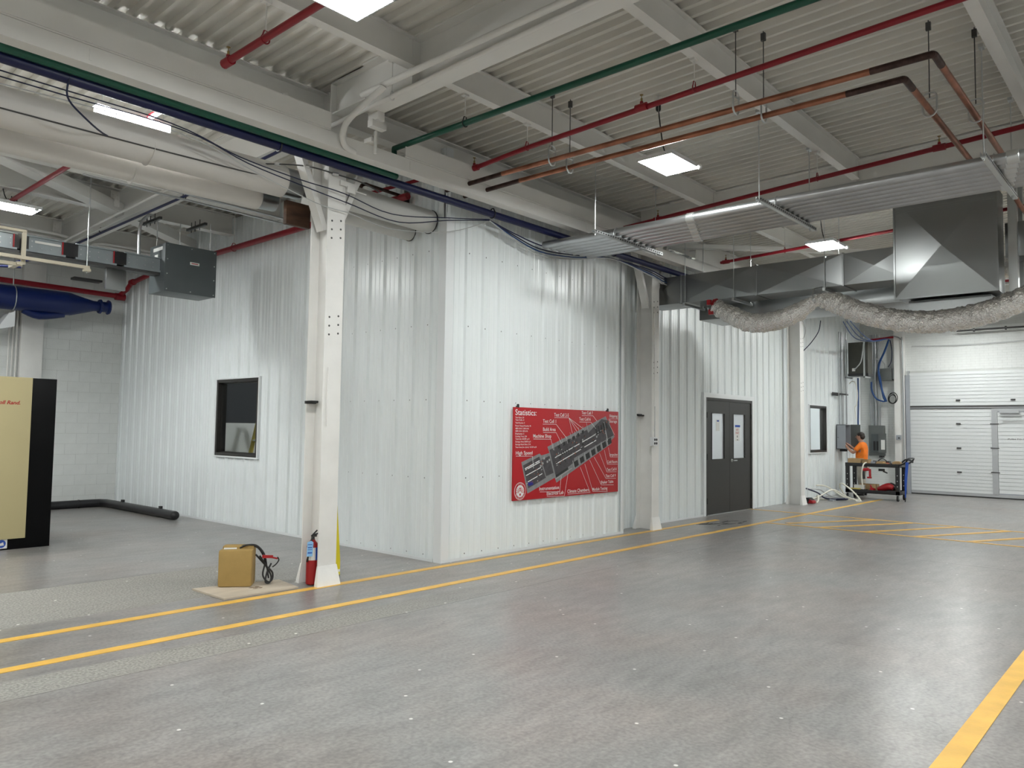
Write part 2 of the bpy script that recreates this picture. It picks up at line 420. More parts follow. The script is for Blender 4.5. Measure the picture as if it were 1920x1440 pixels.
# masonry block wall at the back left
b = MB(); b.box(XL, XA, YF+.012, YF+.25, 0, 5.2)
wb = st(b.build('wall_back', MORT, org=(0, YF, 0)))
bl = MB(); bl.box(.004, .396, 0, .03, .004, .2-.004)
meshes = {}
def block(mesh_key, x0, x1, z):
    if mesh_key not in meshes:
        q = MB(); q.box(0, x1-x0, 0, .03, 0, .195); o = q.build('block', BRICK, org=(0, 0, 0)); meshes[mesh_key] = o.data; bpy.data.objects.remove(o)
    o = bpy.data.objects.new('block', meshes[mesh_key]); COL.objects.link(o); o.parent = wb
    o.location = Vector((x0, YF-.003+random.uniform(-.001, .001)+.009, z))-Vector((0, YF, 0))
rest = MB()
for r in range(26):
    z = r*.2+.0025; x = XA-.004; first = .2 if r % 2 else .4
    while x > XL+.2:
        wd = first-.005; first = .4
        x0 = x-wd
        if x0 > 2.9 and r < 22: block(round(wd, 3), x0, x, z)
        else: rest.box(x0, x, YF+.008, YF+.03, z, z+.195)
        x = x0-.005
rest.build('blocks', BRICK, wb, kind='stuff')

# end wall (brick) with the overhead door
XE = 23.0; DY0, DY1, DZ = -1.2, 5.83, 3.28
b = MB(); b.box(XE+.012, XE+.3, DY1, 7.4, 0, 5.2); b.box(XE+.012, XE+.3, DY0, DY1, DZ, 5.2); b.box(XE+.012, XE+.3, YB, DY0, 0, 5.2)
we = st(b.build('wall_end', MORT, org=(XE, 0, 0)))
br = MB()
for r in range(76):
    z = r*.0667+.003; y = 7.3+(.1 if r % 2 else 0)
    while y > YB:
        y0, y1 = y-.203+.0025, y-.0025; y -= .203
        hole = (y1 > DY0 and y0 < DY1 and z < DZ)
        if hole:
            if z+.06 > DZ: continue
            if y1 > DY1 > y0: y0 = DY1
            else: continue
        if y1 < .8: continue
        br.box(XE+.005+random.uniform(-.002, .002), XE+.03, y0, y1, z, z+.0625)
br.build('bricks', BRICK, we, kind='stuff')
# remaining walls (behind and beside the camera), plain painted
b = MB(); b.box(XL-.2, XL, YB, YF+.2, 0, 5.5); st(b.build('wall_behind', BRICK))
b = MB(); b.box(XL, XR+.3, YB-.2, YB, 0, 5.5); st(b.build('wall_near', BRICK))

# ---------------------------------------------------------------- roof steel
PURL = {'front': (5.31, 3.26, 1.22, -.83, -2.88, -4.93, -6.98), 'back': (10.45, 11.9, 14.3)}
plab = {5.31: 'white roof purlin running over the hanging lamp, nearest to the crane rail', 3.26: 'second white roof purlin from the crane rail, crossed by green and red pipes',
        1.22: 'white roof purlin at the top right corner of the photo'}
for y in PURL['front']:
    z1 = zd(y); xs = [(-8, 4.52), (4.72, 10.45), (10.65, 17.0), (17.2, 23)]
    t = MB()
    for (x0, x1) in xs: t.ibeam((x0, y, z1-.14), (x1, y, z1-.14), .10, .28, .012, .008)
    o = t.build('roof_purlin', STEEL); tag(o, plab.get(y, 'white roof purlin behind the camera'), 'beam', 'roof purlins' if y in plab else 'roof purlins out of view')
for i, y in enumerate(PURL['back']):
    z1 = zd(y); t = MB()
    for (x0, x1) in ((-8, 4.52), (4.72, XA-.04)): t.ibeam((x0, y, z1-.17), (x1, y, z1-.17), .16, .33, .014, .01)
    o = t.build('roof_beam', STEEL)
    tag(o, ('white roof beam hidden above the two insulated pipes', 'deep white roof beam over the grey hanging box, end at the ribbed wall', 'deep white roof beam farthest back above the busway')[i], 'beam')
    cl = MB()
    for x in (4.50,):
        cl.box(x-.14, x-.01, y-.09, y-.082, z1-.28, z1-.06)
        for dx in (.04, .1):
            for dz in (.11, .17, .23): cl.lathe((x-dx, y-.082, z1-dz), [(.014, 0), (.014, -.016)], 6, 'y')
    cl.build('bolted_clip', STEEL, o)
t = MB(); t.ibeam((-8, 6.88, 5.0), (17.1, 6.88, 5.0), .16, .27, .014, .01)
tag(t.build('eave_beam', STEEL), 'white roof beam on the column line behind the crane rail', 'beam')
# main girders
GL = {4.62: 'white main girder over the near column, carrying white conduits', 10.55: 'white main girder above the galvanized conduit bundle', 17.1: 'far white main girder beyond the galvanized duct', -1.7: 'main girder behind the camera'}
for x, lab in GL.items():
    t = MB()
    dp = .46
    t.ibeam((x, YB, zd(YB)-dp/2), (x, 6.05, zd(6.05)-dp/2), .2, dp, .016, .012)
    t.ibeam((x, 6.05, zd(6.05)-.17), (x, 6.62, zd(6.6)-.17), .12, .34, .016, .012)
    if x < 5: t.ibeam((x, 7.0, zd(7)-dp/2), (x, YF, zd(YF)-dp/2), .2, dp, .016, .012)
    o = tag(t.build('roof_girder', STEEL), lab, 'beam', 'main roof girders')
    for y in (3.26, 5.31):
        s = MB(); s.box(x-.095, x+.095, y-.006, y+.006, zd(y)-dp+.016, zd(y)-.016); s.build('stiffener', STEEL, o)
# diagonal roof bracing
def brace(a, b_, lab, wd=.1, name='roof_brace', leg=.07):
    a, b_ = Vector(a), Vector(b_); T = (b_-a).normalized(); S = T.cross(Vector((0, 0, 1))).normalized(); t = MB()
    for (p, q, h0, h1) in ((-wd/2, wd/2, 0, .008), (wd/2-.008, wd/2, .008, leg)):
        i = len(t.v)
        for e in (a, b_):
            for (u, v) in ((p, h0), (q, h0), (q, h1), (p, h1)): t.v.append(e+S*u+Vector((0, 0, v)))
        for f in ((0, 1, 2, 3), (7, 6, 5, 4), (0, 4, 5, 1), (1, 5, 6, 2), (2, 6, 7, 3), (3, 7, 4, 0)): t.face([i+k for k in f])
    return tag(t.build(name, STEEL), lab, 'brace')
brace((1.6, 9.9, 4.76), (6.28, 13.3, 4.72), 'white diagonal roof brace passing above the grey hanging box', .22, leg=.16)
brace((10.9, 7.6, 4.80), (15.9, 2.85, 4.82), 'white diagonal roof brace right of the second column, above the duct', .13)
brace((17.3, 1.2, 4.78), (21.2, 5.4, 4.78), 'white diagonal roof brace near the overhead door', .12)
brace((17.3, 6.4, 4.78), (21.2, 2.2, 4.78), 'white diagonal roof brace crossing another near the overhead door', .12)

# ---------------------------------------------------------------- crane runway beam
RB = empty('crane_runway_beam', (6, 6.29, 4.32), 'long white crane runway beam in front of the columns, above the blue pipe', 'beam')
t = MB(); x0, x1 = -4, 17
t.box(x0, x1, 6.22, 6.36, 4.33, 4.342); t.box(x0, x1, 6.22, 6.232, 4.342, 4.475); t.box(x0, x1, 6.232, 6.36, 4.465, 4.475); t.box(x0, x1, 6.348, 6.36, 4.342, 4.475)
t.build('rail_beam', STEEL, RB)
for (a, b_) in ((-4, 4.28), (5.23, 10.55), (11.6, 17)):
    t = MB(); t.box(a, b_, 6.205, 6.218, 4.49, 4.655); t.box(a, b_, 6.218, 6.34, 4.642, 4.655); t.box(a, b_, 6.218, 6.30, 4.478, 4.49)
    t.build('cap_channel', STEEL, RB)
for x in (4.65, 10.97):
    t = MB(); t.box(x-.09, x+.09, 6.36, 6.6, 4.40, 4.47); t.box(x-.05, x+.05, 6.50, 6.6, 4.34, 4.40); t.box(x+.02, x+.20, 6.57, 6.72, 4.11, 4.16); t.box(x+.10, x+.2, 6.56, 6.6, 4.05, 4.12); t.cyl((x+.1, 6.585, 4.09), (x+.36, 6.585, 4.09), .008, 6)
    t.build('bracket', STEEL, RB)
t = MB()
for x in (5.3, 8.5, 2.1, 11.9, 12.6): t.box(x, x+.02, 6.215, 6.222, 4.36, 4.45)
t.build('weld_mark', STEEL, RB)

# ---------------------------------------------------------------- columns
def column(x, lab, full=True):
    c = empty('steel_column', (x, 6.75, 0), lab, 'column', 'white steel columns along the walkway')
    t = MB(); y0, y1 = 6.60, 6.90; hw = .108
    top = zd(6.75)-.02
    t.box(x-hw, x+hw, y0, y0+.016, .0, top); t.box(x-hw, x+hw, y1-.016, y1, 0, top); t.box(x-.006, x+.006, y0+.016, y1-.016, 0, top)
    t.build('shaft', COLW, c, bevel=.002)
    # flared encasement at the foot
    t = MB()
    for yy, s in ((y0, -1), (y1, 1)):
        i = len(t.v)
        for (z, e, d) in ((0, .03, .045), (.04, .026, .038), (.2, .004, .008)):
            a, b_ = (yy-d, yy+.014) if s < 0 else (yy-.014, yy+d)
            t.v += [Vector((x-hw-e, a, z)), Vector((x+hw+e, a, z)), Vector((x+hw+e, b_, z)), Vector((x-hw-e, b_, z))]
        for k in range(2):
            for j in range(4): t.face((i+4*k+j, i+4*k+(j+1) % 4, i+4*k+4+(j+1) % 4, i+4*k+4+j))
        t.face((i, i+1, i+2, i+3)); t.face((i+8, i+9, i+10, i+11))
    t.build('flared_foot', COLW, c)
    t = MB()
    for zz in (3.72, 3.63, 3.54, 2.72, 2.63, 2.54):
        for dx in (-.055, .055): t.lathe((x+dx, y0-.001, zz+(.02 if dx > 0 else 0)), [(.011, 0), (.011, -.002)], 8, 'y')
    t.build('bolt_holes', OILM, c, kind='stuff')
    for sgn in ((-1, 1) if x < 15 else ()):          # knee braces up to the eave beam
        t = MB(); a = Vector((x+sgn*.10, 6.74, 3.62)); b_ = Vector((x+sgn*.62, 6.74, 4.9))
        T = (b_-a).normalized(); n = Vector((T.z*-sgn, 0, T.x*sgn)).normalized()
        for (p, q, y_0, y_1) in ((0, .012, 6.68, 6.80), (.012, .06, 6.68, 6.69)):
            i = len(t.v)
            for e in (a, b_):
                for (u, yy) in ((p, y_0), (q, y_0), (q, y_1), (p, y_1)): t.v.append(Vector((e.x, yy, e.z))+n*u)
            for f in ((0, 1, 2, 3), (7, 6, 5, 4), (0, 4, 5, 1), (1, 5, 6, 2), (2, 6, 7, 3), (3, 7, 4, 0)): t.face([i+k for k in f])
        t.build('knee_brace', COLW, c)
    return c
c1 = column(4.65, 'nearest white steel column, with a fire extinguisher at its foot')
c2 = column(10.97, 'second white steel column, beside the red sign')
c3 = column(17.27, 'third white steel column, right of the black double door')
c4 = column(-1.65, 'white steel column behind the camera')
for c, x in ((c1, 4.65), (c2, 10.97)):
    t = MB(); t.box(x-.22, x-.10, 6.79, 6.82, 1.845, 1.875) if x > 5 else t.box(x-.175, x-.05, 6.79, 6.82, 1.83, 1.86); t.box(x-.10, x-.02, 6.80, 6.885, 1.84, 1.865)
    t.build('hook_handle', BLACK, c, bevel=.004)
    t = MB(); t.cyl((x-.06, 6.585, 1.6), (x-.06, 6.585, 3.6 if x > 5 else 2.2), .008, 8); t.build('wire_conduit', COLW, c)
# outlet box on column two
t = empty('outlet_box', (10.80, 6.57, 1.36), 'small white box with four black sockets on the second column', 'outlet')
q = MB(); q.box(10.80, 10.93, 6.53, 6.60, 1.36, 1.50); q.build('box', TRIMW, t, bevel=.005)
for dx in (.035, .09):
    for dz in (.04, .1):
        q = MB(); q.lathe((10.80+dx, 6.531, 1.36+dz), [(.021, 0), (.019, -.006)], 12, 'y'); q.build('socket', BLACK, t)
q = MB(); q.tube([(10.9, 6.57, 1.5), (10.9, 6.57, 2.0)], .006, 6); q.build('wire', CABLEG, t)

# ---------------------------------------------------------------- windows
def window(name, axis, c, s0, s1, z0, z1):
    def B(q, sa, sb, d0, d1, za, zb):
        if axis == 'x': q.box(c-d1, c-d0, sa, sb, za, zb)
        else: q.box(sa, sb, c-d1, c-d0, za, zb)
        return q
    q = MB(); e = .025
    for (a, b_, p, r) in ((s0-e, s1+e, z1, z1+e), (s0-e, s1+e, z0-e, z0), (s0-e, s0, z0, z1), (s1, s1+e, z0, z1)): B(q, a, b_, -.01, .045, p, r)
    w_ = st(q.build(name, TRIMW, bevel=.002))
    q = MB(); f = .05
    for (a, b_, p, r) in ((s0, s1, z1-f, z1), (s0, s1, z0, z0+f), (s0, s0+f, z0+f, z1-f), (s1-f, s1, z0+f, z1-f)): B(q, a, b_, -.12, .038, p, r)
    q.build('frame', BLACKF, w_, bevel=.003)
    q = MB(); g = f+.014
    for (a, b_, p, r) in ((s0+f, s1-f, z1-g, z1-f), (s0+f, s1-f, z0+f, z0+g), (s0+f, s0+g, z0+g, z1-g), (s1-g, s1-f, z0+g, z1-g)): B(q, a, b_, -.09, -.03, p, r)
    q.build('glazing_bead', BLACKF, w_)
    q = MB(); B(q, s0+f, s1-f, -.062, -.056, z0+f, z1-f); q.build('pane', GLASS, w_)
window('window_1', 'x', XA, 10.905, 12.225, 1.10, 2.35)
window('window_2', 'y', 7.12, 19.0, 20.16, 1.12, 2.29)

# rooms behind the partitions
b = MB(); b.box(13.1, 13.2, YC+.12, YF, 0, 5.0); st(b.build('wall_between', BRICK))
b = MB(); b.box(21.84, 21.94, 7.24, YF, 0, 5.0); st(b.build('wall_room_end', TRIMW))
b = MB(); b.box(13.2, 21.84, 10.0, 10.1, 0, 5.0); st(b.build('wall_room_back', TRIMW))
b = MB(); b.box(XA+.12, 13.1, YF, YF+.1, 0, 5.0); st(b.build('wall_room_side', BRICK))
# low white partition and ladder seen through the left window
q = MB(); q.box(6.7, 13.0, 14.5, 14.6, 0, 1.645); st(q.build('wall_low', BRICK))
q = MB(); q.box(6.5, 13.05, 16.0, 16.05, 0, 5.0); st(q.build('wall_dark', mat('dim_room_grey', (.10, .105, .115), .6)))  # dimness of the room put into this wall's dark grey
lad = empty('step_ladder', (8.4, 14.1, 0), 'yellow step ladder seen through the left window', 'ladder')
for (xa, xb, y) in ((7.80, 8.22, 14.05), (9.0, 8.32, 14.05)):
    q = MB(); q.prism([(xa-.05, y, 0), (xa+.05, y, 0), (xb+.03, y, 1.95), (xb-.03, y, 1.95)], (0, .03, 0)); q.build('rail', YLAD, lad)
    q = MB(); q.prism([(xa-.05, y-.5, 0), (xa+.05, y-.5, 0), (xb+.03, y-.38, 1.95), (xb-.03, y-.38, 1.95)], (0, .03, 0)); q.build('rail', YLAD, lad)
for k in range(5):
    z = .3+k*.33; x = 7.80+.42*z/1.95; q = MB(); q.box(x-.03, x+.06, 13.55, 14.06, z, z+.03); q.build('step', ZINC, lad)
q = MB(); q.box(20.5, 21.2, 8.6, 9.2, 0, 1.72); tag(q.build('machine_cabinet', TEAL, bevel=.01), 'dark teal cabinet seen through the far window', 'cabinet')

# ---------------------------------------------------------------- double door
q = MB(); q.box(13.36, 13.45, YC-.05, YC+.02, 0, 2.26); q.box(15.50, 15.59, YC-.05, YC+.02, 0, 2.26); q.box(13.36, 15.59, YC-.052, YC+.02, 2.26, 2.35)
dr = st(q.build('door_1', TRIMW))
q = MB(); q.box(13.45, 13.50, YC-.045, YC+.1, 0, 2.26); q.box(15.45, 15.50, YC-.045, YC+.1, 0, 2.26); q.box(13.5, 15.45, YC-.045, YC+.1, 2.205, 2.26)
q.build('frame', BLACKF, dr, bevel=.002)
q = MB(); q.box(13.5, 15.45, YC-.05, YC+.1, .0, .012); q.build('threshold', ZINC, dr)
for (a, b_, ga, gb, lk) in ((13.505, 14.472, 13.72, 14.25, 1), (14.478, 15.445, 14.65, 15.18, 0)):
    q = MB(); y0, y1 = YC-.03, YC+.02; z0, z1, g0, g1 = .014, 2.2, 1.07, 1.96
    q.box(a, b_, y0, y1, z0, g0); q.box(a, b_, y0, y1, g1, z1); q.box(a, ga, y0, y1, g0, g1); q.box(gb, b_, y0, y1, g0, g1)
    leaf = q.build('leaf', BLACKF, dr)
    q = MB()
    for (p, r, u, v) in ((ga-.012, gb+.012, g1, g1+.012), (ga-.012, gb+.012, g0-.012, g0), (ga-.012, ga, g0, g1), (gb, gb+.012, g0, g1)): q.box(p, r, y0-.006, y0, u, v)
    q.build('vision_frame', BLACKF, leaf)
    q = MB(); q.box(ga, gb, YC-.008, YC-.002, g0, g1); q.build('pane', FROST, leaf)
    hx = a-.02 if lk else b_
    for z in (.28, 1.12, 1.92):
        q = MB(); q.cyl((hx+.01, y0-.012, z-.055), (hx+.01, y0-.012, z+.055), .012, 8); q.build('hinge', BLACK, leaf)
q = MB(); q.lathe((14.56, YC-.03, 1.03), [(.032, 0), (.032, -.012), (.018, -.02), (.012, -.05)], 16, 'y'); q.box(14.55, 14.70, YC-.09, YC-.075, 1.02, 1.04); q.build('door_handle', ZINC, dr)
sg = empty('paper_notice', (14.86, YC-.012, 1.5), 'white paper notice with red lettering and blue tape in the right door pane', 'notice')
q = MB(); q.box(14.76, 14.97, YC-.011, YC-.009, 1.42, 1.74); q.build('sheet', PAPER, sg)
q = MB(); q.box(14.76, 14.99, YC-.013, YC-.011, 1.70, 1.745); q.build('tape', BLUEL, sg)
q = MB(); textmb(q, 'WET', (14.80, YC-.0125, 1.625), .12, (1, 0, 0), (0, 0, 1), .045); textmb(q, 'PAINT', (14.79, YC-.0125, 1.56), .15, (1, 0, 0), (0, 0, 1), .045); q.build('lettering', RED, sg)
q = MB(); q.box(14.85, 14.88, YC-.0125, YC-.011, 1.49, 1.53); q.build('mark', SDARK, sg)
q = MB(); q.box(14.84, 14.90, YC-.0125, YC-.011, 1.435, 1.45); q.build('mark', SDARK, sg)
sg = empty('paper_note', (14.0, YC-.012, 1.72), 'small paper note with blue tape in the left door pane', 'notice')
q = MB(); q.box(13.93, 14.08, YC-.011, YC-.009, 1.62, 1.84); q.build('sheet', PAPER, sg)
q = MB(); q.box(13.97, 14.05, YC-.013, YC-.011, 1.80, 1.83); q.build('tape', BLUEL, sg)

# ---------------------------------------------------------------- overhead door
q = MB()
q.box(XE-.02, XE+.02, DY1, DY1+.06, 0, DZ+.06)
od = st(q.build('door_2', DOORG))
secs = [(.10, .72), (.72, 1.30), (1.30, 1.88), (1.88, 2.30), (2.38, 2.84), (2.84, DZ)]
MY0, MY1 = 2.55, 3.78          # personnel door inside
for (z0, z1) in secs:
    q = MB(); X0 = XE-.03; n = max(3, int(round((z1-z0)/.095)))
    spans = [(DY0, DY1)] if z0 > 2.2 else [(DY0, MY0-.13), (MY1+.13, DY1)]
    for (ya, yb) in spans:
        for k in range(n):
            h = (z1-z0)/n; a = z0+k*h
            q.box(X0, XE+.04, ya, yb, a+.006, a+h-.006)
        q.cur = 1; q.box(X0+.014, XE+.04, ya, yb, z0, z1); q.cur = 0
    q.build('door_section', [DOORW, DOORR], od)
q = MB(); q.box(XE-.055, XE-.02, MY1+.1, DY1, 2.30, 2.38); q.box(XE-.055, XE-.02, DY0, MY1+.1, 2.30, 2.38); q.build('strut', DSTEEL, od)
q = MB(); q.box(XE-.06, XE-.056, DY0, DY1, 2.315, 2.335); q.build('strut_rail', DOORG, od)
q = MB(); q.box(XE-.04, XE+.02, DY0, DY1, .025, .10); q.build('bottom_rail', DOORG, od)
q = MB(); q.box(XE-.045, XE+.02, DY0, DY1, 0, .03); q.build('bottom_seal', RUBBER, od)
q = MB()
q.box(XE-.05, XE+.0, MY1, MY1+.13, .1, 2.30); q.box(XE-.05, XE, MY0-.13, MY0, .1, 2.3); q.box(XE-.05, XE, MY0, MY1, 2.22, 2.30)
q.build('pass_door_frame', DOORG, od)
q = MB()
for k in range(21): q.box(XE-.035, XE+.02, MY0+.005, MY1-.005, .13+k*.0985+.006, .13+(k+1)*.0985-.006)
q.cur = 1; q.box(XE-.018, XE+.02, MY0+.005, MY1-.005, .13, 2.2)
pd = q.build('pass_door', [DOORW, DOORR], od)
q = MB(); q.box(XE-.12, XE-.04, 3.3, 3.72, 2.17, 2.24); q.box(XE-.16, XE-.13, 3.1, 3.72, 2.10, 2.125); q.build('door_closer', DOORG, pd, bevel=.004)
q = MB(); textmb(q, 'PUSH TO OPEN', (XE-.036, 3.56, 1.50), .50, (0, -1, 0), (0, 0, 1), .035); q.build('lettering', SDARK, pd)
for y in (4.66, 3.43):
    for z in ((2.52, 1.90, 1.26, .63) if y > 4 else (2.52,)):
        q = MB(); q.box(XE-.055, XE-.03, y-.05, y+.05, z-.02, z+.02); q.box(XE-.06, XE-.05, y-.03, y+.03, z-.012, z+.018); q.build('hinge_plate', DSTEEL, od)
for z in (.66, 1.28, 1.9):
    q = MB(); q.box(XE-.06, XE-.045, MY1-.03, MY1+.16, z-.012, z+.012); q.build('frame_hinge', DSTEEL, od)
q = MB(); q.box(XE-.10, XE-.08, DY1-.02, DY1+.10, 0, 3.22); q.box(XE-.10, XE-.02, DY1+.085, DY1+.10, 0, 3.22)
for k in range(7): q.box(XE-.11, XE-.09, DY1-.01, DY1+.09, .25+k*.48, .29+k*.48)
q.build('track', GREYL, od)
q = MB(); q.tube([(XE-.06, 5.75, 4.02), (XE-.06, 4.6, 3.98), (XE-.06, 3.4, 4.0), (XE-.06, 1.6, 4.04)], .008, 6, sm=6)
tag(q.build('wall_cable', CABLEG), 'thin grey cable along the brick above the overhead door', 'cable')
q = MB(); q.cyl((XE-.35, 1.0, 4.32), (XE-.35, 4.6, 4.32), .025, 8)
for y in (1.4, 2.1, 2.8, 3.5, 4.2): q.lathe((XE-.35, y, 4.32), [(.05, -.02), (.05, .02)], 10, 'y')
tag(q.build('door_shaft', DSTEEL), 'dark spring shaft above the overhead door', 'shaft')

# pilaster
q = MB(); q.box(22.78, XE+.02, 5.93, 6.17, 0, 4.95); tag(q.build('pilaster', COLW, bevel=.004), 'white painted pilaster between brick wall and overhead door', 'column')
q = MB(); q.box(22.72, 22.78, 6.0, 6.12, 1.45, 1.58); bx = q.build('switch_box', GREYL, bevel=.004); tag(bx, 'small grey switch box on the white pilaster', 'switch')
q = MB(); q.lathe((22.718, 6.05, 1.50), [(.02, .004), (.018, -.012)], 10, 'x'); q.build('button', BLACK, bx)
q = MB(); q.tube([(22.7, 6.3, 4.28), (22.7, 6.15, 4.3), (22.72, 5.97, 4.2), (22.72, 5.93, 3.9), (22.74, 5.93, .4)], .018, 8, sm=6)
tag(q.build('wall_conduit', GALVR), 'bent grey conduit running down beside the overhead door track', 'conduit')

# ---------------------------------------------------------------- floor lines
LN_ = [0]
def line(pts, wd, lab):
    LN_[0] += 1; tk = .0026+.0004*LN_[0]
    (xa, ya), (xb, yb) = pts; d = Vector((xb-xa, yb-ya, 0)).normalized(); n = Vector((-d.y, d.x, 0))*wd/2
    q = MB(); q.prism([Vector((xa, ya, .0003))+n, Vector((xb, yb, .0003))+n, Vector((xb, yb, .0003))-n, Vector((xa, ya, .0003))-n], (0, 0, tk))
    return tag(q.build('floor_line', YEL), lab, 'floor marking')
line(((-6, 6.575), (13.05, 6.56)), .10, 'yellow floor line passing the feet of the white columns')
line(((-6, 5.78), (20.2, 5.79)), .10, 'long yellow floor line of the walkway, farther from the columns')
line(((-1.0, .94), (15.0, .96)), .115, 'yellow floor line in the bottom right corner of the photo')
line(((15.4, 6.97), (15.30, 1.2)), .08, 'yellow border line of the hatched zone, nearer the overhead door')
line(((13.31, 5.74), (13.30, 1.0)), .08, 'yellow border line of the hatched zone, nearer the camera')
hz = [(13.5, 5.45), (13.3, 4.85), (13.33, 4.08), (13.32, 3.33), (13.32, 2.59), (13.32, 1.85)]
hl = ['first', 'second', 'third', 'fourth', 'fifth', 'sixth']
for k, (x, y) in enumerate(hz):
    line(((x, y), (15.30, y-.95 if k else 4.53)), .1, hl[k]+' diagonal stripe of the hatched zone, counted from the double door')
# scuffs before the door
q = MB()
random.seed(3)
for k in range(16):
    x = random.uniform(12.25, 13.2); y = 6.35-(x-12.3)*.25+random.uniform(-.2, .15); a = random.uniform(-.5, .3); l = random.uniform(.05, .22)
    d = Vector((math.cos(a), math.sin(a), 0)); n = Vector((-d.y, d.x, 0))*random.uniform(.015, .035)
    c = Vector((x, y, .0003)); q.prism([c-d*l, c+n, c+d*l, c-n], (0, 0, .002))
o = tag(q.build('floor_scuffs', OILM), 'dark scuff marks on the concrete before the double door', 'marks'); o['kind'] = 'stuff'

# ---------------------------------------------------------------- sign
SX = 7.6; SY = YBB-.055
sign = empty('wall_sign', (8.8, SY, .66), 'large red sign with a grey floor plan and white lettering on the ribbed wall', 'sign')
q = MB(); q.box(7.575, 10.03, SY, SY+.02, .66, 1.89); q.build('board', RED, sign, bevel=.002)
F_ = SY-.0012
q = MB()
TX = [('Statistics:', .006, 1.787, .442, .075), ('Test Cell 2-5', .827, 1.785, 1.16, .048), ('Test Cell 1', .581, 1.692, .869, .048), ('Build Area', .586, 1.58, .863, .048), ('Machine Shop', .376, 1.487, .767, .048), ('High Speed', .026, 1.262, .366, .048), ('Test Cell 7', 1.47, 1.83, 1.749, .045), ('Test Cell 6', 1.412, 1.739, 1.692, .045), ('Shipping', 2.182, 1.801, 2.401, .042), ('Storage', 2.183, 1.719, 2.389, .045), ('Impulse', 2.195, 1.211, 2.407, .04), ('Cold Room', 2.131, 1.101, 2.404, .042), ('Test Cell 8', 2.119, .986, 2.383, .042), ('Test Cell 9', 2.094, .89, 2.362, .042), ('Shaker Table', 1.967, .80, 2.3, .042), ('Module Testing', 1.751, .705, 2.14, .045), ('Climate Chambers', 1.146, .704, 1.665, .048), ('Instrumentation', .52, .771, .951, .048), ('Electrical Lab', .683, .697, 1.056, .048)]
for (t_, x, z, xb, h) in TX: textmb(q, t_, (SX+x, F_, z), xb-x, (1, 0, 0), (0, 0, 1), h)
ST = [('Test Slots: 29', .007, 1.744, .181), ('Test Cells: 4', .008, 1.712, .182), ('Test Rooms: 3', .008, 1.674, .196), ('Power Output/Outside: 30', .009, 1.635, .325), ('480V kVA: 7,500 kVA', .01, 1.599, .285), ('208V kVA: 300 kVA', .011, 1.565, .262), ('Employees: 5', .011, 1.53, .186), ('Cooling Tons: 224', .012, 1.495, .243), ('Total size: 60,000 sq ft', .013, 1.461, .298), ('Storage Area: 8,000 sq ft', .013, 1.425, .329), ('Storage Rack Slots: 214', .014, 1.389, .323), ('Test Area (inc. dyno): 15,224 sq ft', .015, 1.352, .45)]
for (t_, x, z, xb) in ST: textmb(q, t_, (SX+x, F_, z), xb-x, (1, 0, 0), (0, 0, 1), .02)
q.build('lettering', WHITE, sign)
LN = [[(.827, 1.767), (1.16, 1.771), (1.244, 1.555)], [(1.16, 1.771), (1.345, 1.58)], [(1.16, 1.771), (1.404, 1.604)], [(1.16, 1.771), (1.483, 1.628)], [(.574, 1.672), (.869, 1.674), (1.119, 1.474)], [(.583, 1.559), (.871, 1.558), (.994, 1.405)], [(.376, 1.469), (.754, 1.466), (.811, 1.316)], [(.022, 1.244), (.36, 1.239), (.387, 1.074)], [(1.471, 1.808), (1.749, 1.812), (1.85, 1.735)], [(1.412, 1.716), (1.693, 1.718), (1.827, 1.619)], [(2.16, 1.774), (2.402, 1.778)], [(2.16, 1.774), (2.167, 1.697), (2.317, 1.536)], [(2.154, 1.34), (2.204, 1.195), (2.403, 1.191)], [(2.046, 1.302), (2.131, 1.085), (2.404, 1.081)], [(1.923, 1.254), (2.119, .971), (2.379, .965)], [(1.784, 1.202), (2.094, .874), (2.362, .866)], [(1.671, 1.162), (1.972, .781), (2.301, .769)], [(1.551, 1.106), (1.759, .695), (2.14, .678)], [(1.441, 1.061), (1.688, .687), (1.147, .687)], [(.524, .752), (.962, .733), (.996, .948)], [(.68, .681), (1.071, .665), (1.152, .983)]]
for l in LN:
    q = MB()
    for (xa, za), (xb, zb) in zip(l, l[1:]):
        d = Vector((xb-xa, 0, zb-za)).normalized(); n = Vector((-d.z, 0, d.x))*.0024
        a, b_ = Vector((SX+xa, SY-.0062, za)), Vector((SX+xb, SY-.0062, zb)); q.prism([a+n, b_+n, b_-n, a-n], (0, .001, 0))
    q.build('leader_line', WHITE, sign)
def poly(pts, y0, dep, M, name):
    q = MB(); q.prism([Vector((SX+x, y0, z)) for x, z in pts], (0, dep, 0)); return q.build(name, M, sign)
poly([(.138, 1.162), (.518, 1.272), (.55, 1.246), (.624, 1.256), (.73, 1.277), (.684, 1.362), (2.084, 1.813), (2.328, 1.505), (2.219, 1.436), (2.23, 1.393), (.892, .861), (.854, .931), (.271, .742)], SY-.0015, .0012, SGREY, 'plan_outline')
poly([(.172, 1.118), (.51, 1.231), (.656, .938), (.287, .811)], SY-.0022, .0006, SDARK, 'plan_hall')
poly([(.73, 1.317), (1.604, 1.605), (1.635, 1.558), (1.977, 1.768), (2.171, 1.747), (2.295, 1.524), (1.292, 1.194), (1.293, 1.135), (.881, .941)], SY-.0022, .0006, SDARK, 'plan_hall')
poly([(.555, 1.185), (.731, 1.238), (.826, .999), (.665, .96)], SY-.0022, .0006, SDARK, 'plan_hall')
poly([(.268, .89), (.373, .905), (.391, .855), (.295, .841)], SY-.0032, .0006, SBLUE, 'plan_block')
q = MB()
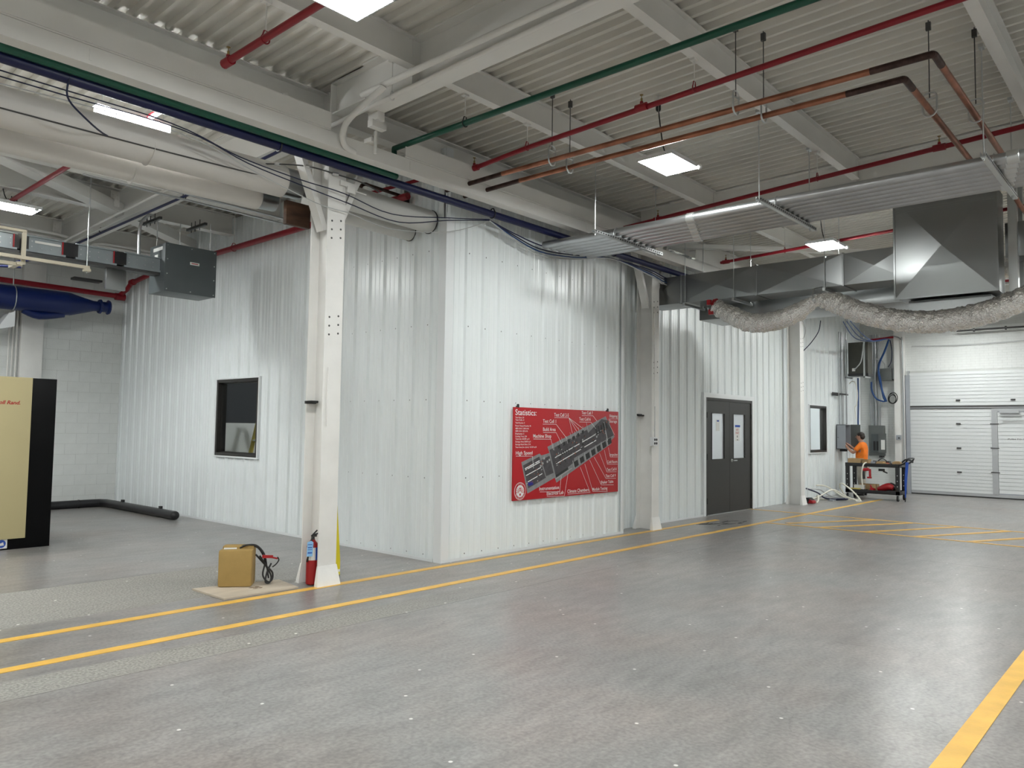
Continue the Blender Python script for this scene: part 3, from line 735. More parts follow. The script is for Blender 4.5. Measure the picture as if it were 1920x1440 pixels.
for pts in ([(.206, 1.079), (.511, 1.181), (.52, 1.17), (.215, 1.068)], [(.215, 1.060), (.52, 1.160), (.526, 1.15), (.222, 1.05)], [(.233, .987), (.539, 1.086), (.546, 1.077), (.24, .978)], [(.268, .901), (.572, 1.002), (.579, .993), (.275, .892)], [(.849, 1.213), (1.417, 1.405), (1.427, 1.396), (.855, 1.204)], [(.878, 1.128), (1.458, 1.326), (1.466, 1.317), (.886, 1.119)], [(1.486, 1.429), (1.811, 1.54), (1.819, 1.531), (1.494, 1.419)], [(1.537, 1.355), (1.833, 1.456), (1.841, 1.446), (1.545, 1.345)]):
    q.prism([Vector((SX+x, SY-.0034, z)) for x, z in pts], (0, .0006, 0))
q.build('plan_lines', WHITE, sign)
ex, ez = Vector((.935, 0, .354)), Vector((-.354, 0, .935))   # plan axes
random.seed(11)
q = MB(); g = MB(); r2 = MB()
def rect(mb, o, a, b_, w_, h_, dy): 
    c = Vector((SX+o[0], dy, o[1]))+ex*a+ez*b_; mb.prism([c, c+ex*w_, c+ex*w_+ez*h_, c+ez*h_], (0, .0006, 0))
for k in range(9): rect(g, (.80, 1.345), .02+k*.105, -.045-.02*(k % 2), .008, .11, SY-.0034)     # upper room walls
for k in range(7):
    rect(q, (1.30, 1.10), k*.15, -.045, .10, .085, SY-.0030); rect(g, (1.30, 1.10), k*.15-.02, -.05, .012, .12, SY-.0034)
for k in range(5): rect(q, (1.30, 1.10), .66+k*.07, .20+.01*(k % 2), .035, .11, SY-.0036)
for k in range(6): rect(q, (.92, 1.345), k*.12, -.02, .05, .05, SY-.0036)
for k in range(4): rect(q, (1.0, 1.25), k*.05, -.02, .02, .05, SY-.0038)
for k in range(5): rect(g, (.56, 1.02), .0+k*.05, random.uniform(.0, .15), .03, .03, SY-.0034)
for k in range(26):
    rect(random.choice((q, g, r2)), (.22+.33*random.random(), .86+.30*random.random()), 0, 0, random.uniform(.01, .05), .01, SY-.0037)
for k in range(60):
    t_ = random.random(); rect(random.choice((q, q, g, r2)), (.85+1.25*t_, 1.10+.45*t_+random.uniform(-.05, .17)), 0, 0, random.uniform(.008, .04), random.uniform(.008, .03), SY-.0037)
rect(g, (.87, .905), .0, .0, .40, .012, SY-.0034); rect(q, (.87, .905), .02, .02, .30, .035, SY-.0034)
rect(g, (2.02, 1.72), 0, -.30, .02, .30, SY-.0036); rect(g, (1.72, 1.50), 0, 0, .30, .012, SY-.0036)
q.build('plan_equipment', BLACK, sign, kind='stuff'); g.build('plan_walls', mat('sign_pale', (.38, .38, .38), .5), sign, kind='stuff'); r2.build('plan_machines', mat('sign_brown', (.22, .07, .04), .5), sign, kind='stuff')
# round emblem
c = (SX+.118, SY-.002, .782)
q = MB(); q.lathe(c, [(.115, 0), (.115, -.001)], 32, 'y'); em = q.build('emblem', WHITE, sign)
q = MB()
for k in range(36):
    a0, a1 = 2*PI*k/36, 2*PI*(k+1)/36; C = Vector((c[0], SY-.0042, c[2]))
    P_ = lambda a, r: C+Vector((math.cos(a), 0, math.sin(a)))*r
    q.prism([P_(a0, .108), P_(a1, .108), P_(a1, .08), P_(a0, .08)], (0, .0008, 0))
q.build('emblem_ring', RED, em)
q = MB()
for k, ch in enumerate('ENGINEERING'):
    a = PI+.45+k*(PI-.9)/10; textmb(q, ch, (c[0]+math.cos(a)*.103, SY-.005, c[2]+math.sin(a)*.103), .011, (-math.sin(a), 0, math.cos(a)), (-math.cos(a), 0, -math.sin(a)), .016)
for k, ch in enumerate('LTEK'):
    a = PI/2+.42-k*.28; textmb(q, ch, (c[0]+math.cos(a)*.087, SY-.005, c[2]+math.sin(a)*.087), .014, (math.sin(a), 0, -math.cos(a)), (math.cos(a), 0, math.sin(a)), .017)
q.build('emblem_letters', WHITE, em)
q = MB(); C = Vector((c[0], SY-.0042, c[2]-.03))
for k in range(9):
    a = .25+k*(PI-.5)/8; d = Vector((math.cos(a), 0, math.sin(a))); n = Vector((-d.z, 0, d.x))*.0035
    q.prism([C+d*.03-n, C+d*.085-n, C+d*.085+n, C+d*.03+n], (0, .0008, 0))
q.lathe((c[0], SY-.0036, c[2]-.045), [(.016, 0), (.016, -.001)], 16, 'y'); q.lathe((c[0], SY-.0036, c[2]+.035), [(.012, 0), (.012, -.001)], 6, 'y')
q.build('emblem_sprig', RED, em)
for x in (7.66, 9.74):
    q = MB(); q.box(x-.02, x+.02, SY-.004, SY+.025, 1.885, 1.905); q.lathe((x, SY, 1.915), [(.018, .01), (.018, -.006)], 10, 'y'); q.build('mounting_clip', BLACK, sign)

# ---------------------------------------------------------------- pipes
def pipe(name, pts, r, M, lab, cat='pipe', sm=0, n=12, group=None):
    q = MB(); q.tube(pts, r, n, sm=sm); return tag(q.build(name, M), lab, cat, group)
def hanger(parent, x, y, z, ztop, r, M=STEEL, ring=None, clamp=True):
    q = MB(); q.cyl((x, y, z+r+.01), (x, y, ztop), .0055, 6)
    if clamp: q.box(x-.035, x+.035, y-.02, y+.03, ztop-.02, ztop+.015)
    q.build('hanger_rod', M, parent)
    q = MB(); P = [(x, y, z)]
    pts = [(x+math.cos(a)*(r+.006), y, z+math.sin(a)*(r+.006)+(.03 if math.sin(a) > .8 else 0)) for a in [PI/2+k*PI/8 for k in range(17)]]
    q.tube(pts, .006, 6); q.build('ring', ring or M, parent)
def sprinkler(parent, x, y, z, r):
    q = MB(); q.lathe((x, y, z), [(r+.010, -.06), (r+.010, .06)], 12, 'y'); q.lathe((x, y, z+r), [(.02, -.02), (.016, .03)], 8); q.build('tee', REDP, parent)
    q = MB(); q.lathe((x, y, z+r+.03), [(.010, 0), (.010, .03), (.004, .035), (.004, .06), (.018, .062), (.018, .066)], 8); q.build('sprinkler_head', BRASS, parent)

gx = 5.24
g1 = pipe('green_pipe', [(gx, 6.42, 4.62), (gx, -3, 4.62)], .03, GREENP, 'green pipe crossing the roof bays from the crane rail to upper right')
hanger(g1, gx, 5.33, 4.62, zd(5.3)-.28, .03, STEEL, BLACK)
hanger(g1, gx, 1.25, 4.62, zd(1.2)-.28, .03, STEEL, BLACK)
g2 = pipe('green_header_pipe', [(-3, 6.42, 4.335), (5.27, 6.42, 4.325)], .036, GREENP, 'dark green header pipe under the crane runway beam, ending near the column')
q = MB(); q.lathe((5.27, 6.42, 4.325), [(.036, 0), (.03, .02)], 14, 'x'); q.tube([(5.245, 6.42, 4.33), (5.245, 6.42, 4.62)], .03, 10); q.build('riser', GREENP, g2)
b1 = pipe('blue_pipe', [(-3, 6.5, 4.29), (13.2, 6.5, 4.27)], .044, BLUEP, 'long dark blue pipe beneath the crane runway beam, in front of the columns')
for x in (-1.5, 1.3, 3.9, 6.9, 9.6, 12.1):
    q = MB(); pts = [(x, 6.5+math.cos(a)*.05, 4.28+math.sin(a)*.05+(.02 if math.sin(a) > .8 else 0)) for a in [k*PI/8 for k in range(17)]]; q.tube(pts, .008, 6); q.build('clamp', BLACK, b1)
r1 = pipe('red_sprinkler_pipe', [(6.27, 6.28, 4.63), (6.20, 5.35, 4.65), (5.98, -1.8, 4.75)], .026, REDP, 'red sprinkler pipe between the green pipe and the copper pipes')
hanger(r1, 6.19, 5.33, 4.65, zd(5.3)-.28, .026, STEEL, REDP); hanger(r1, 6.10, 3.28, 4.68, zd(3.2)-.28, .026, STEEL, REDP)
sprinkler(r1, 6.26, 6.2, 4.63, .026); sprinkler(r1, 6.13, 3.85, 4.67, .026)
r2_ = pipe('red_sprinkler_pipe', [(9.42, 6.25, 4.58), (8.78, 0, 4.68), (8.6, -1.8, 4.70)], .027, REDP, 'red sprinkler pipe above the galvanized conduit bundle')
for y in (5.6, 3.05, 1.0): 
    pass
sprinkler(r2_, 9.36, 5.6, 4.59, .027); sprinkler(r2_, 8.98, 1.95, 4.65, .027)
hanger(r2_, 9.11, 3.28, 4.63, zd(3.2)-.28, .027, STEEL, REDP)
r3_ = pipe('red_sprinkler_pipe', [(12.5, 6.2, 4.59), (12.2, 3.6, 4.62), (11.9, 1, 4.65)], .026, REDP, 'red sprinkler pipe beside the far hanging lamp')
hanger(r3_, 12.38, 5.0, 4.605, zd(5)-.02, .026, STEEL, REDP); sprinkler(r3_, 12.49, 6.1, 4.59, .026)
r4_ = pipe('red_sprinkler_pipe', [(17.6, 6.4, 4.55), (17.2, 1.5, 4.6)], .026, REDP, 'red sprinkler pipe beneath the duct, toward the overhead door'); sprinkler(r4_, 17.5, 5.2, 4.56, .026)
r5_ = pipe('red_sprinkler_pipe', [(3.04, 5.95, 4.6), (3.05, 2, 4.63), (3.05, -2, 4.65)], .03, REDP, 'red sprinkler pipe at the top left beside the ceiling lamp')
hanger(r5_, 3.05, 5.33, 4.605, zd(5.3)-.28, .03, STEEL, REDP); sprinkler(r5_, 3.045, 5.9, 4.6, .03)
r6_ = pipe('red_sprinkler_pipe', [(3.13, 14.5, 4.58), (3.12, 6.98, 4.6)], .03, REDP, 'red sprinkler pipe crossing above the insulated pipes at left')
hanger(r6_, 3.12, 8.9, 4.6, zd(9)-.02, .03, STEEL, REDP); sprinkler(r6_, 3.13, 9.35, 4.6, .03)
# red main along the left partition
r7_ = pipe('red_sprinkler_main', [(6.2, 7.3, 4.50), (6.2, 13.5, 4.46), (6.2, 14.8, 4.42), (6.2, 15.55, 4.36), (6.2, 15.75, 4.25), (6.15, 15.95, 4.16)], .045, REDP, 'red sprinkler main along the ribbed left wall, turning down at the corner')
for y in (9.3, 11.6, 14.4): hanger(r7_, 6.2, y, 4.47, zd(y)-.02, .045, STEEL, REDP)
q = MB(); q.lathe((6.2, 15.5, 4.37), [(.06, -.06), (.06, .06)], 14, 'y'); q.build('coupling', REDP, r7_)
q = MB(); q.lathe((6.15, 15.95, 4.12), [(.07, -.09), (.07, .09)], 14, 'x'); q.build('elbow', REDP, r7_)
q = MB(); q.lathe((6.2, 9.25, 4.487), [(.055, -.05), (.055, .05)], 14, 'y'); q.build('coupling', REDP, r7_)
r8_ = pipe('red_sprinkler_main', [(6.12, 15.95, 4.13), (-2, 15.95, 4.22)], .05, REDP, 'red sprinkler main along the block wall at the back left')
# copper pair
def copper(xs, y1, zz, leg, lab, x_near):
    o = empty('copper_pipe', (x_near, y1, zz), lab, 'pipe', 'copper pipes')
    q = MB(); q.tube([(x_near, 6.6, zz-.02), (x_near+.0, 5.7, zz-.01)], .026, 12); q.build('scorched_end', COPPERD, o)
    q = MB(); q.tube([(x_near, 5.7, zz-.01), (x_near+.06, y1+.45, zz)], .0265, 12); q.build('run', COPPER, o)
    q = MB(); q.tube([(x_near+.06, y1+.45, zz), (x_near+.065, y1+.06, zz), (x_near+.075, y1+.01, zz), (x_near+.12, y1, zz), (x_near+.30, y1, zz)], .028, 12, sm=5); q.build('elbow', COPPERD, o)
    q = MB(); q.tube([(x_near+.3, y1, zz), (leg, y1, zz)], .0265, 12); q.build('leg_run', COPPER, o)
    q = MB(); q.tube([(leg, y1, zz), (leg+.10, y1, zz-.01), (leg+.14, y1, zz-.06)], .028, 12, sm=4); q.build('elbow', COPPERD, o)
    return o
cA = copper(None, 1.385, 4.45, 9.3, 'outer copper pipe of the pair, passing nearer the camera and turning right', 6.20)
cB = copper(None, 1.665, 4.45, 9.0, 'inner copper pipe of the pair, on the side of the hanging lamp', 6.50)
def clevis(parent, x, y, z, ztop, axis='y'):
    q = MB(); q.cyl((x, y, z+.11), (x, y, ztop), .005, 6); q.box(x-.014, x+.014, y-.02, y+.02, ztop-.09, ztop-.02); q.build('hanger_rod', DSTEEL, parent)
    w_ = .055; A = lambda u, zz: (x+u, y, zz) if axis == 'y' else (x, y+u, zz)
    pts = [A(-w_, z+.12), A(-w_, z+.0), A(-w_*.6, z-.045), A(0, z-.056), A(w_*.6, z-.045), A(w_, z), A(w_, z+.12)]
    q = MB(); q.tube(pts, .009, 6, sm=4); q.tube([A(-w_, z+.12), A(-w_*.6, z+.15), A(w_*.6, z+.15), A(w_, z+.12)], .008, 6, sm=3); q.cyl(A(-w_-.015, z+.10), A(w_+.015, z+.10), .006, 6); q.build('clevis', ZINC, parent)
for (p, x) in ((cA, 6.21), (cB, 6.52)):
    clevis(p, x, 5.0, 4.44, zd(5)-.0); clevis(p, x+.03, 2.95 if p is cA else 2.83, 4.45, zd(3)-.0)
clevis(cA, 7.75, 1.385, 4.45, zd(1.4), 'x'); clevis(cB, 7.35, 1.665, 4.45, zd(1.6), 'x')
# drop legs behind the conduits to the plenum
pipe('copper_riser', [(9.4, 1.52, 4.45), (9.9, 1.50, 4.44), (10.5, 1.46, 4.30), (11.3, 1.44, 4.28)], .027, COPPER, 'copper pipe end dropping behind the conduits beside the plenum', sm=3)

# galvanized conduit bundle
cx = [8.02+.142*k for k in range(7)]
ordn = ['leftmost', 'second', 'third', 'fourth', 'fifth', 'sixth', 'rightmost']
for k, x in enumerate(cx):
    e = .0 if k % 2 else .03
    o = empty('rigid_conduit', (x, 3, 4.1), ordn[k]+' galvanized conduit of the bundle hung below the roof, counted from the near side', 'conduit', 'galvanized conduits on trapeze hangers')
    q = MB(); q.tube([(x+.03, 6.60-.02*k, 4.12), (x+.02, 5.9, 4.11), (x, 5.2, 4.10), (x, 3, 4.10), (x-.02, -2.5, 4.10)], .051, 12); q.build('tube', GALVR, o)
    yc = 4.35+.06*k
    q = MB(); q.lathe((x+.031, 6.60-.02*k, 4.12), [(.051, 0), (.043, .004)], 12, 'y'); q.build('open_end', BLACK, o)
    for yy in (yc, 1.15+.03*k, -1.2):
        q = MB(); q.lathe((x, yy, 4.10), [(.06, -.05), (.065, -.045), (.065, .045), (.06, .05)], 12, 'y'); q.build('coupling', ZINC, o)
tl = {5.40: 'trapeze hanger nearest the ribbed wall, under the conduit bundle', 3.32: 'middle trapeze hanger under the conduit bundle', 1.30: 'trapeze hanger under the conduit bundle at the right edge'}
for y, lab in tl.items():
    o = empty('trapeze_hanger', (8.4, y, 4.0), lab, 'hanger', 'trapeze hangers under the conduits')
    q = MB(); x0, x1 = 7.52, 9.12
    q.box(x0, x1, y-.021, y+.021, 3.998, 4.002); q.box(x0, x1, y-.021, y-.018, 4.0, 4.04); q.box(x0, x1, y+.018, y+.021, 4.0, 4.04)
    q.build('strut', ZINC, o)
    q = MB()
    for k in range(30): q.box(x0+.02+k*.053, x0+.045+k*.053, y-.0225, y-.0208, 4.012, 4.026)
    q.build('slots', BLACK, o, kind='stuff')
    for x in (7.56, 8.96, 9.08)[:2]:
        q = MB(); q.cyl((x, y, 3.97), (x, y, zd(y)-.28), .006, 6); q.lathe((x, y, 3.985), [(.012, 0), (.012, .012)], 6); q.box(x-.04, x+.04, y-.02, y+.02, zd(y)-.30, zd(y)-.27); q.build('hanger_rod', ZINC, o)
    for k, x in enumerate(cx[::3]):
        q = MB(); q.tube([(x-.06, y+.0, 4.04), (x-.06, y, 4.10), (x, y, 4.165), (x+.06, y, 4.10), (x+.06, y, 4.04)], .004, 6, sm=3); q.build('strap', ZINC, o)

# ---------------------------------------------------------------- ducts
D = empty('rectangular_duct', (11.5, 5, 3.7), 'long galvanized rectangular duct from the second column toward the square plenum', 'duct')
ys = [6.98, 6.3, 5.0, 3.7, 2.85]
for a, b_ in zip(ys, ys[1:]):
    q = MB(); x0, x1, z0, z1 = 11.25, 11.80, 3.715, 4.17; c_ = Vector((x0-.022, (a+b_)/2, (z0+z1)/2)); i = len(q.v)
    q.v += [Vector((x0, a-.01, z0)), Vector((x0, b_+.01, z0)), Vector((x0, b_+.01, z1)), Vector((x0, a-.01, z1)), c_, Vector((x1, a-.01, z0)), Vector((x1, b_+.01, z0)), Vector((x1, b_+.01, z1)), Vector((x1, a-.01, z1)), Vector(((x0+x1)/2, (a+b_)/2, z0-.008))]
    for f in ((0, 1, 4), (1, 2, 4), (2, 3, 4), (3, 0, 4), (0, 5, 9), (5, 6, 9), (6, 1, 9), (1, 0, 9), (3, 2, 7, 8), (5, 8, 7, 6), (0, 3, 8, 5), (1, 6, 7, 2)): q.face(f)
    q.build('duct_section', GALV, D, sharp=2)
    q = MB(); q.box(x0-.012, x1+.012, b_-.012, b_+.012, z0-.012, z0); q.box(x0-.012, x0, b_-.012, b_+.012, z0, z1+.012); q.box(x0-.012, x1+.012, b_-.012, b_+.012, z1, z1+.012); q.build('drive_cleat', GALV, D)
for y in (5.35, 3.95, 6.2):
    q = MB(); q.cyl((11.22, y, 3.66), (11.22, y, zd(y)), .006, 6); q.cyl((11.84, y, 3.66), (11.84, y, zd(y)), .006, 6); q.box(11.18, 11.88, y-.02, y+.02, 3.655, 3.695); q.build('hanger_rod', ZINC, D)
o = MB(); o.box(11.9, 12.75, 2.9, 6.3, 3.50, 3.74); tag(o.build('return_duct', GALV, bevel=.004), 'flat galvanized duct behind and below the long duct', 'duct')
PL_ = empty('plenum_box', (11.3, 2.35, 3.4), 'large square galvanized plenum box with crossed creases, at right', 'duct')
q = MB(); x0, x1, y0, y1, z0, z1 = 11.0, 11.52, 1.78, 2.94, 3.41, 4.72
c_ = Vector((x0-.045, (y0+y1)/2+.02, (z0+z1)/2-.02)); q.v += [Vector((x0, y1, z0)), Vector((x0, y0, z0)), Vector((x0, y0, z1)), Vector((x0, y1, z1)), c_, Vector((x1, y1, z0)), Vector((x1, y0, z0)), Vector((x1, y0, z1)), Vector((x1, y1, z1))]
for f in ((0, 1, 4), (1, 2, 4), (2, 3, 4), (3, 0, 4), (3, 2, 7, 8), (5, 8, 7, 6), (0, 3, 8, 5), (1, 6, 7, 2), (0, 5, 6, 1)): q.face(f)
q.build('box', GALV, PL_, sharp=2)
q = MB()
for (ya, yb, za, zb) in ((y0-.02, y1+.02, z0-.02, z0), (y0-.02, y1+.02, z1, z1+.02), (y0-.02, y0, z0, z1), (y1, y1+.02, z0, z1), (y0, y1, z1-.14, z1-.125), (y0, y1, z1-.17, z1-.16)): q.box(x0-.012, x0+.02, ya, yb, za, zb)
q.build('corner_flange', GALV, PL_)
q = MB(); q.box(x1, x1+.35, y0+.05, y1-.05, z0-.12, z0+.3); q.box(x1-.3, x1+.5, y0+.1, y1-.1, z0-.20, z0-.02); q.build('outlet_collar', GALV, PL_)
q = MB(); q.box(11.35, 12.0, .2, 1.74, 3.86, 4.30); o = tag(q.build('branch_duct', GALV, bevel=.004), 'galvanized branch duct leaving the plenum at the right edge', 'duct')
q = MB()
for x in (11.3, 11.75): q.box(x, x+.04, 1.62, 1.70, 3.25, 4.95); q.box(x-.02, x+.10, 1.60, 1.62, 3.4, 4.9)
tag(q.build('steel_frame', ZINC), 'vertical galvanized strut frame beside the plenum', 'frame')
# foil round ducts behind
def wrinkled(pts, r, amp, n=22, seg=10, seed=1, freq=9):
    random.seed(seed); P = smooth_path([Vector(p) for p in pts], seg); q = MB()
    T0 = (P[1]-P[0]).normalized(); U = T0.cross(Vector((0, 0, 1))).normalized(); base = 0
    ph = [random.uniform(0, 6.28) for _ in range(12)]
    for k, p in enumerate(P):
        T = (P[min(k+1, len(P)-1)]-P[max(k-1, 0)]).normalized(); U = (U-T*U.dot(T)).normalized(); W = T.cross(U)
        rk = r(k/(len(P)-1)) if callable(r) else r
        ring = 1+(.012 if k % 2 else -.012)
        for j in range(n):
            an = 2*PI*j/n
            rr = rk*ring+amp*(random.uniform(-1, 1)*.8+.5*math.sin(an*3+ph[0]+k*.7)+.4*math.sin(k*.9+ph[1]+2*an))
            q.v.append(p+(U*math.cos(an)+W*math.sin(an))*rr)
    for k in range(len(P)-1):
        for j in range(n): a_, b_ = k*n+j, k*n+(j+1) % n; q.face((a_, b_, b_+n, a_+n))
    q.face(list(range(n))[::-1]); L_ = (len(P)-1)*n; q.face(range(L_, L_+n)); return q
q = wrinkled([(12.1, 5.5, 3.95), (12.1, 4.2, 3.92), (12.1, 2.6, 3.88), (12.1, 1.2, 3.86)], .16, .004, 20, 26, 5)
tag(q.build('spiral_duct', FOIL, sharp=60), 'round foil duct behind the rectangular duct', 'duct')
# the sagging flexible duct in front
XF = 11.0
cl = [(XF+.12, 5.58, 3.56), (XF+.04, 5.30, 3.40), (XF, 5.0, 3.26), (XF, 4.66, 3.24), (XF, 4.30, 3.33), (XF, 4.0, 3.50)]
cr = [(XF, 4.0, 3.50), (XF, 3.75, 3.44), (XF, 3.40, 3.27), (XF, 2.95, 3.12), (XF, 2.5, 3.06), (XF, 2.1, 3.09), (XF, 1.75, 3.17), (XF, 1.3, 3.37), (XF, .8, 3.80), (XF, .4, 4.1)]
fd = empty('flexible_duct', (XF, 4, 3.2), 'sagging silver foil flexible duct tied up in the middle, in front of the duct', 'duct')
fl = lambda t: .125+.015*math.sin(PI*t)*1.2 if t < .85 else .125-(t-.85)*.35
wrinkled(cl, fl, .009, 34, 18, 2).build('foil_jacket', FOIL, fd, sharp=24)
fr = lambda t: .075+min(t, .12)/.12*.07
wrinkled(cr, fr, .010, 34, 24, 4).build('foil_jacket', FOIL, fd, sharp=24)
q = MB(); q.tube([(XF-.05, 4.03, 3.55), (XF, 4.02, 3.66), (XF+.25, 4.0, 3.72)], .012, 6); q.lathe((XF, 4.0, 3.50), [(.085, -.02), (.085, .02)], 14, 'y'); q.build('strap', ZINC, fd)
q = MB(); q.lathe((XF+.12, 5.60, 3.57), [(.13, -.02), (.13, .015)], 14, 'y'); q.box(XF+.02, XF+.06, 5.60, 5.68, 3.44, 3.52); q.box(XF+.04, XF+.09, 5.66, 5.72, 3.60, 3.68); q.build('red_tape', REDT, fd)

# insulated pipes left
for (yy, z0, z1, r, lab, xe) in ((7.05, 4.08, 4.155, .165, 'larger white insulated pipe, upper one of two left of the column', 4.27), (7.40, 3.93, 4.04, .125, 'smaller white insulated pipe, lower one of two left of the column', 4.20)):
    o = empty('insulated_pipe', (2, yy, z0), lab, 'pipe', 'white insulated pipes')
    zt = lambda x: z0+(z1-z0)*(x-1.7)/3.
    q = MB(); q.tube([(-4, yy, z0-.05), (xe, yy, zt(xe))], r, 28); q.build('jacket', WRAP, o)
    q = MB(); q.tube([(xe, yy, zt(xe)), (xe+.20, yy, zt(xe+.2))], r-.012, 28); q.build('bare_end', GALV, o)
    q = MB()
    for x in (.2, 1.6, 2.9): q.tube([(x, yy, zt(x)), (x+.006, yy, zt(x))], r+.0006, 28)
    q.build('seam_band', WRAP, o)
for (yy, zz, r, lab, s) in ((7.03, 4.15, .142, 'larger white insulated pipe between column and ribbed wall', 0), (7.40, 4.08, .11, 'smaller white insulated pipe between column and ribbed wall', 0)):
    q = MB(); q.tube([(4.95 if r > .13 else 4.8, yy, zz+.02), (XA-.02, yy, zz)], r, 26); o = tag(q.build('insulated_pipe', INSC), lab, 'pipe', 'white insulated pipes')
    q = MB(); q.lathe((XA-.036, yy, zz), [(r+.006, 0), (r+.006, .01)], 26, 'x'); q.build('collar', BLACK, o)
q = MB(); q.tube([(4.6, 7.05, 4.16), (4.78, 7.05, 4.12), (4.80, 7.06, 3.95)], [.12, .12, .12], 14, sm=4); tag(q.build('duct_transition', DSTEEL), 'dark steel elbow between the two insulated pipe runs behind the column', 'duct')
q = MB(); q.box(4.31, 4.60, 7.0, 7.06, 3.70, 3.95); tag(q.build('rusty_beam', RUST, bevel=.006), 'brown rusty steel block hung beside the near column', 'beam')
# small copper stub above insulated pipe
o = empty('copper_stub', (6.0, 7.5, 4.4), 'small dark copper pipe with valve above the insulated pipe', 'pipe')
q = MB(); q.tube([(5.62, 7.5, 4.36), (5.62, 7.5, 4.50), (5.68, 7.5, 4.56), (5.8, 7.5, 4.56), (6.30, 7.45, 4.53)], .022, 8, sm=3); q.build('run', COPPERD, o)
q = MB(); q.tube([(6.30, 7.45, 4.3), (6.30, 7.45, 4.68)], .03, 10); q.tube([(6.30, 7.45, 4.46), (6.30, 7.45, 4.51)], .04, 10); q.build('valve', DSTEEL, o)
pipe('red_branch_pipe', [(5.95, 7.75, 4.56), (6.32, 7.2, 4.72)], .022, REDP, 'short red branch pipe above the insulated pipe')

# white conduits on the near girder
pipe('white_conduit', [(4.42, -2, 4.84), (4.42, 5.3, 4.80), (4.40, 5.55, 4.76), (4.36, 6.0, 4.58), (4.36, 6.12, 4.46), (4.42, 6.17, 4.36), (4.56, 6.2, 4.335)], .03, STEEL, 'white conduit bending down from the near girder onto the crane rail', sm=5)
wc = pipe('white_conduit', [(4.55, 6.75, 4.70), (4.50, 4.6, 4.74), (4.44, 0, 4.80)], .022, STEEL, 'straight white conduit under the near girder')
hanger(wc, 4.53, 5.6, 4.72, zd(5.6)-.1, .022, STEEL); 
q = MB(); q.box(4.64, 4.73, 5.95, 6.1, 4.64, 4.74); q.box(4.62, 4.80, 6.0, 6.08, 4.58, 4.65); q.cyl((4.74, 6.1, 4.35), (4.74, 6.1, 4.58), .018, 8); q.box(4.70, 4.80, 6.12, 6.24, 4.475, 4.52)
tag(q.build('trolley_bracket', STEEL, bevel=.004), 'white bracket and stem between near girder and crane rail', 'bracket')

# left bay pipes
bt = pipe('blue_thin_pipe', [(4.45, 6.9, 4.62), (4.55, 9.4, 4.6), (4.60, 14.6, 4.56)], .018, BLUEP, 'thin blue pipe along the girder above the grey hanging box')
for y in (9.9, 12.7): hanger(bt, 4.57, y, 4.6, zd(y)-.3, .018, STEEL, BLACK)
wt = pipe('white_thin_pipe', [(4.33, 9.0, 4.66), (4.40, 12.6, 4.62), (4.5, 15, 4.6)], .018, STEEL, 'thin white pipe beside the thin blue pipe, above the busway')
hanger(wt, 4.34, 9.7, 4.65, zd(9.7)-.02, .018, STEEL)
pipe('grey_conduit', [(1.0, 9.4, 4.50), (2.2, 9.4, 4.50), (2.45, 9.4, 4.53), (2.7, 9.4, 4.50), (4.0, 9.4, 4.50), (5.9, 9.4, 4.47)], .014, GALVR, 'upper grey conduit below the roof deck behind the insulated pipes', sm=4)
pipe('grey_conduit', [(3.2, 9.5, 4.46), (5.9, 9.5, 4.43)], .014, GALVR, 'lower grey conduit of the pair behind the insulated pipes')
pipe('white_conduit', [(2.5, 14.1, 4.75), (4.4, 14.1, 4.74), (4.6, 14.0, 4.62)], .025, STEEL, 'white conduit on the farthest roof beam at left', sm=3)
pipe('white_conduit', [(4.9, 14.1, 4.60), (5.1, 14.1, 4.72), (6.28, 14.1, 4.72)], .025, STEEL, 'white conduit under the roof beam behind the grey box', sm=3)
pipe('grey_conduit', [(4.55, 11.2, 4.0), (4.55, 11.2, 4.4), (4.62, 11.2, 4.56), (4.8, 11.2, 4.72)], .022, GALVR, 'bent grey conduit rising from the busway to the roof', sm=4)
# grey hanging electrical box + busway
gb = empty('electrical_box', (5.18, 11.1, 3.5), 'large dark grey electrical box hung on rods before the ribbed wall', 'electrical box')
q = MB(); q.box(4.80, 5.56, 10.92, 11.42, 3.50, 4.19); q.build('body', GREYB, gb, bevel=.006)
q = MB(); q.box(4.795, 5.565, 10.91, 10.925, 3.495, 4.195); q.build('front_cover', GREYB, gb, bevel=.003)
q = MB()
for x in (4.83, 5.18, 5.53):
    for z in (3.53, 4.16): q.lathe((x, 10.909, z), [(.009, 0), (.009, -.006)], 6, 'y')
for z in (3.75, 3.96):
    for x in (4.83, 5.53): q.lathe((x, 10.909, z), [(.009, 0), (.009, -.006)], 6, 'y')
q.build('cover_screw', ZINC, gb, kind='stuff')
q = MB(); q.box(5.16, 5.30, 10.905, 10.909, 3.93, 3.97); q.box(4.795, 4.799, 11.0, 11.3, 4.10, 4.15); q.box(4.795, 4.799, 11.15, 11.25, 3.98, 4.05); q.build('label_plate', PAPER, gb)
q = MB(); q.box(5.18, 5.28, 10.9035, 10.905, 3.945, 3.957); q.build('label_text', RED, gb)
for (x, y) in ((4.86, 11.35), (5.2, 11.35), (5.5, 11.35), (5.5, 11.0)):
    q = MB(); q.cyl((x, y, 4.19), (x, y, 4.62), .006, 6); q.build('hanger_rod', ZINC, gb)
for (x, y, lab) in ((4.86, 11.6, 'slotted strut above the grey box, left one'), (5.45, 11.4, 'slotted strut above the grey box, right one'), (3.2, 12.3, 'slotted strut near the flat ceiling lamp at left')):
    q = MB(); q.box(x-.02, x+.02, y-.35, y+.25, 4.60, 4.64)
    for dy in (-.15, .0, .12): q.cyl((x, y+dy, 4.56), (x, y+dy, 4.72), .007, 6)
    tag(q.build('strut_channel', DSTEEL), lab, 'bracket')
